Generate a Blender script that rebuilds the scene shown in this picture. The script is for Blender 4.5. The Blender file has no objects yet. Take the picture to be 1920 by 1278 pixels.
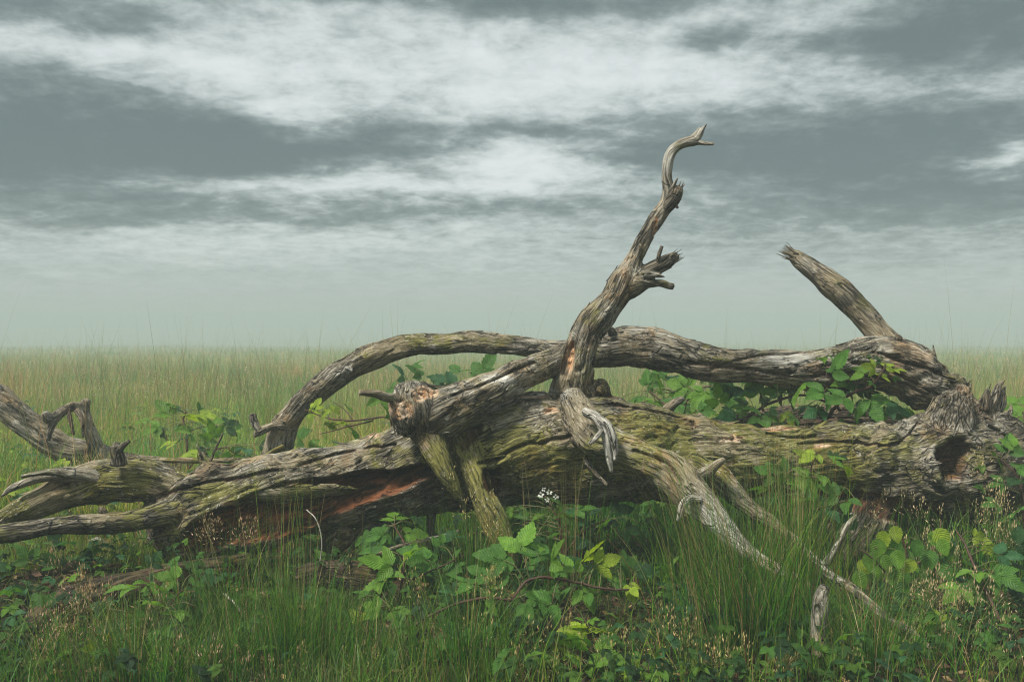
import bpy, math, random
import numpy as np
from mathutils import Matrix

# ------------------------------------------------------------------ camera, world, sun, exposure
S = bpy.context.scene
COL = S.collection
F = 1920 * 35.0 / 36.0          # focal length in photo pixels
HOR = 600.0                     # photo row of the horizon
H = 1.10                        # eye height
cam = bpy.data.cameras.new("camera"); camo = bpy.data.objects.new("camera", cam); COL.objects.link(camo)
cam.lens = 35; cam.sensor_width = 36; cam.clip_start = 0.05; cam.clip_end = 2000
cam.shift_y = (HOR - 639.0) / 1920.0
camo.location = (0, 0, H); camo.rotation_euler = (math.radians(90), 0, 0)
cam.dof.use_dof = True; cam.dof.focus_distance = 4.25; cam.dof.aperture_fstop = 9.0
S.camera = camo
S.view_settings.view_transform = 'Standard'; S.view_settings.look = 'None'
S.view_settings.exposure = 0.38; S.view_settings.gamma = 1.0
c = S.cycles
c.use_denoising = True
try: c.denoiser = 'OPENIMAGEDENOISE'; c.denoising_prefilter = 'ACCURATE'
except Exception: pass
c.max_bounces = 5; c.diffuse_bounces = 3; c.glossy_bounces = 2; c.transmission_bounces = 3
c.volume_bounces = 2; c.transparent_max_bounces = 8; c.use_adaptive_sampling = True; c.adaptive_threshold = 0.012
c.filter_width = 1.15; c.caustics_reflective = False; c.caustics_refractive = False

SUN_EL, SUN_AZ = math.radians(56), math.radians(238)      # azimuth clockwise from +Y
sun = bpy.data.lights.new("sun", 'SUN'); sun.energy = 4.4; sun.angle = math.radians(10); sun.color = (1.0, 0.96, 0.88)
suno = bpy.data.objects.new("sun", sun); COL.objects.link(suno)
suno.rotation_euler = (math.radians(90) - SUN_EL, 0, math.pi - SUN_AZ)

class NT:
    """small node helper"""
    def __init__(s, tree): s.t = tree; tree.nodes.clear()
    def n(s, typ, **kw):
        x = s.t.nodes.new(typ)
        for k, v in kw.items(): setattr(x, k, v)
        return x
    def put(s, sock, v):
        if hasattr(v, 'is_linked') or hasattr(v, 'links'): s.t.links.new(v, sock)
        else:
            if hasattr(sock.default_value, '__len__') and not hasattr(v, '__len__'): v = (v,) * len(sock.default_value)
            if hasattr(sock.default_value, '__len__') and len(sock.default_value) == 4 and len(v) == 3: v = (*v, 1)
            sock.default_value = v
    def m(s, op, a, b=None, cc=None, clamp=False):
        x = s.n('ShaderNodeMath', operation=op); x.use_clamp = clamp
        s.put(x.inputs[0], a)
        if b is not None: s.put(x.inputs[1], b)
        if cc is not None: s.put(x.inputs[2], cc)
        return x.outputs[0]
    def vm(s, op, a, b):
        x = s.n('ShaderNodeVectorMath', operation=op); s.put(x.inputs[0], a); s.put(x.inputs[1], b); return x.outputs[0]
    def mix(s, f, a, b, blend='MIX'):
        x = s.n('ShaderNodeMix', data_type='RGBA', blend_type=blend); x.clamp_factor = True
        s.put(x.inputs[0], f); s.put(x.inputs[6], a); s.put(x.inputs[7], b); return x.outputs[2]
    def noise(s, vec, scale, detail=3, rough=.55, dist=0):
        x = s.n('ShaderNodeTexNoise'); s.put(x.inputs['Vector'], vec); x.inputs['Scale'].default_value = scale
        x.inputs['Detail'].default_value = detail; x.inputs['Roughness'].default_value = rough; x.inputs['Distortion'].default_value = dist
        return x.outputs['Fac']
    def ss(s, v, a, b, lo=0., hi=1.):
        x = s.n('ShaderNodeMapRange', interpolation_type='SMOOTHSTEP'); s.put(x.inputs[0], v)
        x.inputs[1].default_value = a; x.inputs[2].default_value = b; x.inputs[3].default_value = lo; x.inputs[4].default_value = hi
        return x.outputs[0]
    def comb(s, x, y, z):
        k = s.n('ShaderNodeCombineXYZ'); s.put(k.inputs[0], x); s.put(k.inputs[1], y); s.put(k.inputs[2], z); return k.outputs[0]
    def sep(s, v):
        k = s.n('ShaderNodeSeparateXYZ'); s.put(k.inputs[0], v); return k.outputs

W = bpy.data.worlds.new("World"); S.world = W; W.use_nodes = True
def build_world():
    N = NT(W.node_tree)
    out = N.n('ShaderNodeOutputWorld'); bg = N.n('ShaderNodeBackground'); bg.inputs[1].default_value = 0.1
    sky = N.n('ShaderNodeTexSky', sky_type='NISHITA'); sky.sun_disc = False
    sky.sun_elevation = SUN_EL; sky.sun_rotation = SUN_AZ
    d = N.n('ShaderNodeTexCoord').outputs['Generated']
    x, y, z = N.sep(d)
    az = N.m('ARCTAN2', x, y); el = N.m('ARCSINE', z)
    # a flat layer of cloud seen in perspective
    zz = N.m('ADD', N.m('MAXIMUM', z, 0.0), 0.17)
    pl = N.comb(N.m('DIVIDE', x, zz), N.m('DIVIDE', y, zz), 0.0)
    n1 = N.noise(N.vm('MULTIPLY', pl, (1.1, 1.0, 1)), 2.3, 7, .56, .35)
    n2 = N.noise(N.vm('MULTIPLY', pl, (1.3, 1.2, 1)), 6.5, 6, .6, .3)
    wob = N.noise(N.vm('MULTIPLY', pl, (0.8, 1.0, 1)), 2.4, 4, .6)
    wob2 = N.noise(N.vm('ADD', pl, (9.3, 4.1, 0)), 2.0, 4, .6)
    az = N.m('ADD', az, N.m('MULTIPLY', N.m('SUBTRACT', wob, .5), 0.22))
    el = N.m('ADD', el, N.m('MULTIPLY', N.m('SUBTRACT', wob2, .5), 0.060))
    cl = [(120,245,300,85,1.05),(-200,290,250,90,.6),(420,290,130,50,.6),(690,268,170,42,1.0),(1640,258,400,58,1.0),(1830,40,170,55,1.1),(1580,92,140,24,.6),
          (60,8,230,34,.8),(820,-8,400,22,.85),(1345,80,60,18,.8),(1480,350,420,60,.5),(880,385,200,18,.5),(560,402,200,16,.5),(250,400,150,18,.4),
          (1010,238,110,20,.7),(1850,370,200,40,.6),(1280,0,160,24,.5),(1500,460,450,50,.35),(1230,290,120,20,.5),(120,345,200,30,.35),
          (740,120,480,62,-.38),(960,315,110,30,-.55),(1910,300,50,16,-1.1),(1250,150,240,40,-.5),(1100,345,110,30,-.45),(250,95,260,26,-.5),(330,350,160,20,-.55),(700,350,200,18,-.5),(600,460,500,30,-.35),(480,205,140,25,-.35),(560,215,110,40,-.55),(1010,300,120,45,-.5),(930,215,130,20,-.3)]
    tot = None
    for (px, py, sx, sy, w) in cl:
        a0 = math.atan((px - 960) / F); e0 = math.atan((HOR - py) / F * math.cos(a0))
        qa = N.m('POWER', N.m('MULTIPLY', N.m('SUBTRACT', az, a0), F / sx), 2.0)
        qe = N.m('POWER', N.m('MULTIPLY', N.m('SUBTRACT', el, e0), F / sy), 2.0)
        g = N.m('MULTIPLY', N.m('EXPONENT', N.m('MULTIPLY', N.m('POWER', N.m('ADD', qa, qe), 1.3), -0.62)), w)
        tot = g if tot is None else N.m('ADD', tot, g)
    dens = N.m('ADD', tot, N.m('MULTIPLY', N.m('SUBTRACT', n1, .5), .85))
    dens = N.m('ADD', dens, N.m('MULTIPLY', N.m('SUBTRACT', n2, .5), 1.7))
    n3 = N.noise(N.vm('MULTIPLY', pl, (1.4, 1.4, 1)), 17, 5, .65, .3)
    dens = N.m('ADD', dens, N.m('MULTIPLY', N.m('SUBTRACT', n3, .5), .8))
    k = N.ss(dens, -1.05, 1.22)
    lowf = N.ss(el, .005, .12, .92, 0)
    k = N.m('ADD', N.m('MULTIPLY', k, N.m('SUBTRACT', 1.0, lowf)), N.m('MULTIPLY', lowf, .47))
    ramp = N.n('ShaderNodeValToRGB'); N.put(ramp.inputs[0], k)
    e = ramp.color_ramp.elements
    e[0].position = 0.0; e[0].color = (.61, .65, .64, 1)
    e[1].position = 1.0; e[1].color = (.128, .162, .156, 1)
    for p, cc in ((.25, (.49, .54, .525)), (.5, (.345, .395, .38)), (.75, (.205, .248, .237))):
        q = ramp.color_ramp.elements.new(p); q.color = (*cc, 1)
    # an overcast sky is about three times as bright overhead as at the horizon
    up = N.ss(z, 0.33, 0.95, 1.0, ZEN)
    clouds = N.vm('SCALE', ramp.outputs[0], (0, 0, 0)); sc = clouds.node; N.put(sc.inputs['Scale'], N.m('MULTIPLY', up, 10.0))
    colr = N.mix(0.93, sky.outputs[0], clouds)
    N.put(bg.inputs[0], colr); N.t.links.new(bg.outputs[0], out.inputs[0])
ZEN = 2.0
build_world()

# ------------------------------------------------------------------ tools
rng = np.random.default_rng(11); random.seed(5)
def at(px, py, Y): return np.array([(px - 960) * Y / F, Y, H - (py - HOR) * Y / F])
def to_px(p): return 960 + p[:, 0] / p[:, 1] * F, HOR + (H - p[:, 2]) / p[:, 1] * F
def unit(v): return v / (np.linalg.norm(v, axis=-1, keepdims=True) + 1e-12)
_perm = rng.permutation(512); _perm = np.concatenate([_perm, _perm, _perm])
_grad = unit(rng.normal(size=(512, 3)))
def perlin(p):
    p = np.asarray(p, float); i = np.floor(p).astype(np.int64); f = p - i; i &= 511
    u = f * f * f * (f * (f * 6 - 15) + 10); r = 0
    for dx in (0, 1):
        for dy in (0, 1):
            for dz in (0, 1):
                h = _perm[_perm[(_perm[(i[:, 0] + dx) & 511] + i[:, 1] + dy) & 511] + ((i[:, 2] + dz) & 511)] & 511
                g = _grad[h]; dd = f - np.array([dx, dy, dz])
                w = (u[:, 0] if dx else 1 - u[:, 0]) * (u[:, 1] if dy else 1 - u[:, 1]) * (u[:, 2] if dz else 1 - u[:, 2])
                r = r + w * (g * dd).sum(1)
    return r * 1.6
def fbm(p, o=4, g=.5):
    a, t, r = 1., 0., 0.
    for k in range(o): r = r + a * perlin(p * 2**k + 17.3 * k); t += a; a *= g
    return r / t
def smooth(x, a, b): x = np.clip((x - a) / (b - a), 0, 1); return x * x * (3 - 2 * x)
def ground_h(x, y):
    x = np.asarray(x, float); y = np.asarray(y, float)
    p = np.stack([x * .9, y * .9, x * 0], -1).reshape(-1, 3)
    h = .035 * fbm(p, 2).reshape(x.shape)
    h = h + .10 * np.exp(-((x - 2.0) / .8)**2 - ((y - 4.6) / .6)**2)
    h = h + .10 * np.exp(-((x + 1.7) / .7)**2 - ((y - 3.9) / .35)**2)
    far = smooth(y, 6, 14)
    crest = 12.5 + 2.5 * perlin(np.stack([x * .04, x * 0 + 2., x * 0], -1).reshape(-1, 3)).reshape(x.shape)
    sl = .0205 + .0045 * perlin(np.stack([x * .045, y * .02, x * 0 + 4.], -1).reshape(-1, 3)).reshape(x.shape)
    h = h - sl * np.clip(y - crest, 0, 190) * smooth(y - crest, 0, 7)
    return h + far * .05 * perlin(p * .25).reshape(x.shape)

def mesh_obj(name, V, Fc, mat, parent=None, attrs=None, smooth_=True, normals=None, cols=None, loops=None):
    """V (n,3); Fc list of arrays/lists of faces; attrs {name: (n,3)}; cols {name: (n,4)}"""
    me = bpy.data.meshes.new(name)
    V = np.asarray(V, np.float32)
    if isinstance(Fc, np.ndarray) and Fc.ndim == 2:
        n, k = Fc.shape
        me.vertices.add(len(V)); me.vertices.foreach_set('co', V.ravel())
        me.loops.add(n * k); me.loops.foreach_set('vertex_index', Fc.astype(np.int32).ravel())
        me.polygons.add(n); me.polygons.foreach_set('loop_start', (np.arange(n) * k).astype(np.int32))
        try: me.polygons.foreach_set('loop_total', np.full(n, k, np.int32))
        except Exception: pass
        me.update(calc_edges=True)
    else:
        me.from_pydata(V.tolist(), [], [list(map(int, f)) for f in Fc])
    if smooth_: me.polygons.foreach_set('use_smooth', np.ones(len(me.polygons), bool))
    for k, a in (attrs or {}).items():
        me.attributes.new(k, 'FLOAT_VECTOR', 'POINT').data.foreach_set('vector', np.asarray(a, np.float32).ravel())
    for k, a in (cols or {}).items():
        me.attributes.new(k, 'FLOAT_COLOR', 'POINT').data.foreach_set('color', np.asarray(a, np.float32).ravel())
    if normals is not None:
        try: me.normals_split_custom_set_from_vertices(np.asarray(normals, float).tolist())
        except Exception as ex: print('normals', ex)
    me.materials.append(mat)
    o = bpy.data.objects.new(name, me); COL.objects.link(o)
    if parent is not None:
        o.parent = parent; o.matrix_parent_inverse = Matrix.Translation(-parent.location)
    return o
def empty(name, loc, label, cat, group=None):
    o = bpy.data.objects.new(name, None); COL.objects.link(o); o.location = [float(v) for v in loc]; o.empty_display_size = .1
    o['label'] = label; o['category'] = cat
    if group: o['group'] = group
    return o
def tag(o, label, cat, group=None):
    o['label'] = label; o['category'] = cat
    if group: o['group'] = group
    return o

class Bag:
    """collects verts, quads, and per-vertex data into one mesh"""
    def __init__(s): s.V, s.Q, s.A, s.C, s.n = [], [], [], [], 0
    def add(s, V, Q, A=None, C=None):
        s.V.append(V); s.Q.append(np.asarray(Q) + s.n); s.n += len(V)
        s.A.append(np.zeros((len(V), 3)) if A is None else A)
        s.C.append(np.tile([0, 0, 0, 0.], (len(V), 1)) if C is None else (np.tile(C, (len(V), 1)) if np.ndim(C) == 1 else C))
    def build(s, name, mat, parent=None, an='gc', cn='wm'):
        return mesh_obj(name, np.concatenate(s.V), np.concatenate(s.Q), mat, parent, {an: np.concatenate(s.A)}, cols={cn: np.concatenate(s.C)})

def catmull(P, step):
    P = np.asarray(P, float); n = len(P); out = []
    if n == 2: P = np.array([P[0], (P[0] + P[1]) / 2, P[1]]); n = 3
    E = np.vstack([2 * P[0] - P[1], P, 2 * P[-1] - P[-2]])
    for i in range(n - 1):
        p0, p1, p2, p3 = E[i:i + 4]; L = np.linalg.norm((p2 - p1)[:3]); k = max(1, int(math.ceil(L / step)))
        t = (np.arange(k) / k)[:, None]
        out.append(.5 * (2 * p1 + (p2 - p0) * t + (2 * p0 - 5 * p1 + 4 * p2 - p3) * t**2 + (3 * p1 - p0 - 3 * p2 + p3) * t**3))
    out.append(P[-1:]); return np.vstack(out)
def frames(C):
    T = unit(np.gradient(C, axis=0)); n = np.cross(T[0], [0, .3, 1.]); n /= np.linalg.norm(n); N1 = [n]
    for i in range(1, len(T)):
        n = N1[-1] - T[i] * np.dot(N1[-1], T[i]); N1.append(n / np.linalg.norm(n))
    N1 = np.array(N1); return T, N1, np.cross(T, N1)
def tube(C, R, k=12, seed=0., lump=0., flat=1.):
    """closed tube as quads; returns V, Q, gc"""
    C = np.asarray(C, float); R = np.asarray(R, float)
    T, A, B = frames(C); s = np.concatenate([[0], np.cumsum(np.linalg.norm(np.diff(C, axis=0), axis=1))])
    th = np.arange(k) / k * 2 * math.pi
    # rounded ends
    C2 = np.vstack([C[:1] - T[:1] * R[0] * .35, C, C[-1:] + T[-1:] * R[-1] * .35]); R2 = np.concatenate([[R[0] * .05], R, [R[-1] * .05]])
    A2 = np.vstack([A[:1], A, A[-1:]]); B2 = np.vstack([B[:1], B, B[-1:]]); s2 = np.concatenate([[s[0] - R[0] * .35], s, [s[-1] + R[-1] * .35]])
    m = len(C2)
    u = np.cos(th)[None] * R2[:, None]; v = np.sin(th)[None] * R2[:, None] * flat
    if lump:
        q = np.stack([np.repeat(s2[:, None] * 7, k, 1), np.tile(np.cos(th) * 1.2, (m, 1)) + seed, np.tile(np.sin(th) * 1.2, (m, 1)) - seed], -1).reshape(-1, 3)
        f = 1 + lump * fbm(q, 3).reshape(m, k) * 1.6; u = u * f; v = v * f
    V = C2[:, None] + A2[:, None] * u[..., None] + B2[:, None] * v[..., None]
    g = np.stack([np.repeat(s2[:, None], k, 1) + seed * 3.7, u, v], -1)
    i = np.arange(m - 1)[:, None] * k; j = np.arange(k)[None]; jn = (j + 1) % k
    Q = np.stack([i + j, i + jn, i + k + jn, i + k + j], -1).reshape(-1, 4)
    return V.reshape(-1, 3), Q, g.reshape(-1, 3)
def limb_samples(pts, step=.02):
    P = np.array([[*at(a, b, Y), r * Y / F] for a, b, Y, r in pts]); X = catmull(P, step)
    C, R = X[:, :3], np.maximum(X[:, 3], .0015)
    s_ = np.concatenate([[0], np.cumsum(np.linalg.norm(np.diff(C, axis=0), axis=1))])[:, None] / max(float(np.median(R)) * 4.2, .02)
    sd = pts[0][0] * .013 + pts[-1][1] * .007
    off = np.concatenate([perlin(np.concatenate([s_, s_ * 0 + sd, s_ * 0 + 3.7 * k], 1))[:, None] for k in (1, 2, 3)], 1)
    return C + off * (R[:, None] * .22), R * (1 + .10 * perlin(np.concatenate([s_ * 1.3, s_ * 0 + sd, s_ * 0 + .5], 1)))

# ------------------------------------------------------------------ materials
def mat_new(name): m = bpy.data.materials.new(name); m.use_nodes = True; return m, NT(m.node_tree)
def finish(N, bsdf, disp=None):
    out = N.n('ShaderNodeOutputMaterial'); N.t.links.new(bsdf, out.inputs[0])
def wood_material(name='weathered_wood', tint=(1, 1, 1)):
    m, N = mat_new(name)
    gc = N.n('ShaderNodeAttribute', attribute_name='gc').outputs['Vector']
    wm = N.n('ShaderNodeAttribute', attribute_name='wm')
    rot, moss, ble = N.sep(wm.outputs['Vector']); orr = wm.outputs['Alpha']
    pos = N.n('ShaderNodeNewGeometry').outputs['Position']
    jit = N.vm('SCALE', N.n('ShaderNodeTexNoise').outputs['Color'], (0, 0, 0)); nt = jit.node.inputs[0].links[0].from_node
    N.put(nt.inputs['Vector'], pos); nt.inputs['Scale'].default_value = 5; jit.node.inputs['Scale'].default_value = .035
    g2 = N.vm('ADD', gc, jit)
    fine = N.noise(N.vm('MULTIPLY', g2, (9, 130, 130)), 1, 5, .65)
    mid = N.noise(N.vm('MULTIPLY', g2, (4.5, 42, 42)), 1, 4, .6, .4)
    crk = N.noise(N.vm('MULTIPLY', g2, (2.6, 26, 26)), 1, 3, .5, .6)
    blot = N.noise(pos, 5.5, 5, .62, .3)
    blot2 = N.noise(N.vm('MULTIPLY', g2, (7, 14, 14)), 1, 5, .65, .5)
    speck = N.noise(pos, 85, 3, .6)
    col = N.mix(N.ss(mid, .36, .64), (.036, .030, .019), (.175, .146, .098))
    col = N.mix(N.ss(fine, .40, .62), N.mix(.80, col, (.010, .008, .005)), N.mix(.42, col, (.36, .31, .23)))
    # broad patches: black weathered bark and silver wood
    col = N.mix(N.m('MULTIPLY', N.ss(blot2, .50, .64), .72), col, (.028, .025, .018))
    silver = N.m('MULTIPLY', N.ss(N.m('ADD', blot, N.m('MULTIPLY', ble, .32)), .60, .68), N.ss(mid, .30, .62, .25, 1))
    col = N.mix(N.m('MULTIPLY', silver, .68), col, N.mix(N.ss(fine, .38, .62), (.17, .150, .112), (.50, .46, .38)))
    # algae and moss film
    mo = N.m('MULTIPLY', N.ss(N.m('ADD', N.noise(pos, 9, 5, .65), N.m('MULTIPLY', moss, .42)), .57, .80), .85)
    col = N.mix(mo, col, N.mix(N.ss(fine, .3, .7), (.050, .048, .009), (.250, .232, .050)))
    # bare, smooth tan wood where the bark has gone
    bare = N.ss(N.m('ADD', N.noise(pos, 3.3, 5, .7, .8), N.m('MULTIPLY', ble, .06)), .545, .575)
    bc = N.mix(N.ss(fine, .36, .66), (.15, .115, .065), (.36, .30, .20)); bc = N.mix(N.ss(mid, .5, .66), bc, (.10, .075, .042))
    col = N.mix(N.m('MULTIPLY', bare, .75), col, bc)
    brown = N.ss(N.noise(N.vm('ADD', pos, (7, 3, 5)), 4.5, 4, .65), .54, .64)
    col = N.mix(N.m('MULTIPLY', brown, .5), col, N.vm('MULTIPLY', col, (1.15, .80, .52)))
    # lichen specks
    sp = N.m('MULTIPLY', N.ss(speck, .61, .68), N.ss(N.noise(pos, 7, 3), .44, .60))
    col = N.mix(N.m('MULTIPLY', sp, .8), col, (.50, .49, .42))
    # rotten heartwood
    rc = N.mix(N.ss(mid, .36, .66), (.014, .006, .003), (.190, .064, .022))
    rc = N.mix(N.ss(fine, .45, .7), rc, N.mix(.4, rc, (.22, .11, .05)))
    col = N.mix(rot, col, rc)
    oc = N.mix(N.ss(fine, .3, .68), (.22, .075, .018), (.62, .40, .22))
    oc = N.mix(N.ss(mid, .4, .6), oc, N.mix(.6, oc, (.50, .42, .32)))
    col = N.mix(orr, col, oc)
    pale = N.m('MULTIPLY', N.ss(ble, .78, 1.05), .72)
    col = N.mix(pale, col, N.mix(N.ss(fine, .34, .64), (.26, .24, .20), (.66, .63, .56)))
    crack = N.ss(N.m('ABSOLUTE', N.m('SUBTRACT', crk, .5)), .0, .022, 1, 0)
    crack = N.m('MULTIPLY', crack, N.ss(N.noise(N.vm('MULTIPLY', g2, (3, 8, 8)), 1, 2), .45, .55))
    col = N.mix(N.m('MULTIPLY', crack, .85), col, (.012, .010, .007))
    vo = N.n('ShaderNodeTexVoronoi', feature='DISTANCE_TO_EDGE'); vo.inputs['Scale'].default_value = 1.0
    wv = N.vm('ADD', N.vm('MULTIPLY', g2, (3.2, 24, 24)), N.vm('SCALE', nt.outputs['Color'], (0, 0, 0))); wv.node.inputs[1].links[0].from_node.inputs['Scale'].default_value = 1.6
    N.put(vo.inputs['Vector'], wv)
    plate = N.m('MULTIPLY', N.ss(vo.outputs['Distance'], .0, .05, 1, 0), N.ss(N.noise(pos, 4.2, 3), .40, .56, .12, 1))
    plate = N.m('MULTIPLY', plate, N.m('SUBTRACT', 1.0, N.m('MULTIPLY', orr, .7)))
    plate = N.m('MULTIPLY', plate, N.m('MULTIPLY', N.ss(moss, .35, .95, 1, .15), N.m('SUBTRACT', 1.0, N.m('MULTIPLY', bare, .85))))
    col = N.mix(N.m('MULTIPLY', plate, .62), col, (.010, .008, .006))
    fleck = N.m('MULTIPLY', N.ss(N.noise(N.vm('MULTIPLY', g2, (26, 120, 120)), 1, 3, .6), .60, .66), N.ss(N.m('ADD', N.noise(pos, 10, 4, .6), N.m('MULTIPLY', ble, .12)), .50, .62))
    col = N.mix(N.m('MULTIPLY', N.m('MULTIPLY', fleck, N.m('SUBTRACT', 1.0, rot)), .6), col, (.52, .48, .39))
    hgt = N.m('ADD', N.m('MULTIPLY', fine, .55), N.m('MULTIPLY', mid, 1.1))
    hgt = N.m('ADD', hgt, N.m('MULTIPLY', crack, -1.1)); hgt = N.m('ADD', hgt, N.m('MULTIPLY', plate, -.9))
    hgt = N.m('ADD', hgt, N.m('MULTIPLY', speck, .18))
    if tint != (1, 1, 1): col = N.vm('MULTIPLY', col, tint)
    b = N.n('ShaderNodeBump'); b.inputs['Strength'].default_value = .95; b.inputs['Distance'].default_value = .017; N.put(b.inputs['Height'], hgt)
    p = N.n('ShaderNodeBsdfPrincipled'); N.put(p.inputs['Base Color'], col); p.inputs['Roughness'].default_value = .86
    p.inputs['Specular IOR Level'].default_value = .25; N.put(p.inputs['Normal'], b.outputs[0])
    finish(N, p.outputs[0]); return m
M_WOOD = wood_material(); M_DARK = wood_material('dark_bark', (.42, .36, .28))  # second material: the whole wood colour multiplied darker and browner for the low logs
def leaf_material(name, trans=.45, rough=.5, veins=True):
    """colour from the per-vertex attribute lc (each leaf its own green); veins from lv"""
    m, N = mat_new(name)
    lc = N.n('ShaderNodeAttribute', attribute_name='wm').outputs['Color']
    lv = N.n('ShaderNodeAttribute', attribute_name='gc').outputs['Vector']
    pos = N.n('ShaderNodeNewGeometry').outputs['Position']
    var = N.noise(pos, 38, 3, .6)
    col = N.mix(N.ss(var, .3, .7), N.vm('MULTIPLY', lc, (.70, .76, .66)), N.vm('MULTIPLY', lc, (1.22, 1.16, 1.1)))
    p = N.n('ShaderNodeBsdfPrincipled')
    if veins:
        t, v, w = N.sep(lv); av = N.m('ABSOLUTE', v)
        ph = N.m('SUBTRACT', N.m('MULTIPLY', t, 8.5), N.m('MULTIPLY', av, 2.6))
        st = N.m('ABSOLUTE', N.m('SINE', N.m('MULTIPLY', ph, math.pi)))
        line = N.m('MAXIMUM', N.ss(st, 0, .22, 1, 0), N.ss(av, 0, .07, 1, 0))
        col = N.mix(N.m('MULTIPLY', line, .30), col, N.vm('MULTIPLY', lc, (1.9, 1.7, 1.7)))
        b = N.n('ShaderNodeBump'); b.inputs['Strength'].default_value = .6; b.inputs['Distance'].default_value = .004; N.put(b.inputs['Height'], st)
        N.put(p.inputs['Normal'], b.outputs[0])
    N.put(p.inputs['Base Color'], col); p.inputs['Roughness'].default_value = rough; p.inputs['Specular IOR Level'].default_value = .3
    tr = N.n('ShaderNodeBsdfTranslucent'); N.put(tr.inputs[0], N.vm('MULTIPLY', col, (1.25, 1.25, .6)))
    mx = N.n('ShaderNodeMixShader'); mx.inputs[0].default_value = trans
    N.t.links.new(p.outputs[0], mx.inputs[1]); N.t.links.new(tr.outputs[0], mx.inputs[2])
    finish(N, mx.outputs[0]); return m
M_LEAF = leaf_material('leaf')
M_GRASS = leaf_material('grass_blade', .30, .55, False)
M_STEM = leaf_material('bramble_cane', .0, .6, False)
M_SEED = leaf_material('seed_husk', .25, .7, False)
def ground_material():
    m, N = mat_new('soil')
    pos = N.n('ShaderNodeNewGeometry').outputs['Position']
    a = N.noise(pos, 6, 6, .65); b_ = N.noise(pos, 45, 4, .65); f = N.noise(pos, .6, 4, .6)
    col = N.mix(N.ss(a, .35, .65), (.012, .010, .006), (.030, .034, .010))
    col = N.mix(N.ss(b_, .5, .7), col, (.12, .10, .05))
    # far meadow: thatch and short grass, patchy in colour
    y = N.sep(pos)[1]
    field = N.mix(N.ss(f, .38, .62), (.105, .165, .028), (.21, .195, .07))
    field = N.mix(N.ss(b_, .4, .7), field, (.16, .15, .07))
    col = N.mix(N.ss(y, 5.5, 14), col, field)
    bu = N.n('ShaderNodeBump'); bu.inputs['Strength'].default_value = 1; bu.inputs['Distance'].default_value = .03; N.put(bu.inputs['Height'], N.m('ADD', a, b_))
    p = N.n('ShaderNodeBsdfPrincipled'); N.put(p.inputs['Base Color'], col); p.inputs['Roughness'].default_value = .95; N.put(p.inputs['Normal'], bu.outputs[0])
    p.inputs['Specular IOR Level'].default_value = .1
    finish(N, p.outputs[0]); return m
M_SOIL = ground_material()

# ------------------------------------------------------------------ ground, one sheet
def build_ground():
    xs = np.concatenate([-np.geomspace(450, 6.2, 26), np.arange(-6, 6.01, .08), np.geomspace(6.2, 450, 26)])
    ys = np.concatenate([-np.geomspace(450, 1, 14), np.arange(0, 12.01, .08), np.geomspace(12.3, 450, 46)])
    X, Yy = np.meshgrid(xs, ys, indexing='ij'); Z = ground_h(X, Yy)
    a, b = X.shape; i = np.arange(a - 1)[:, None] * b; j = np.arange(b - 1)[None]
    Q = np.stack([i + j, i + b + j, i + b + j + 1, i + j + 1], -1).reshape(-1, 4)
    o = mesh_obj('ground', np.stack([X, Yy, Z], -1).reshape(-1, 3), Q, M_SOIL); o['kind'] = 'structure'
build_ground()

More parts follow.
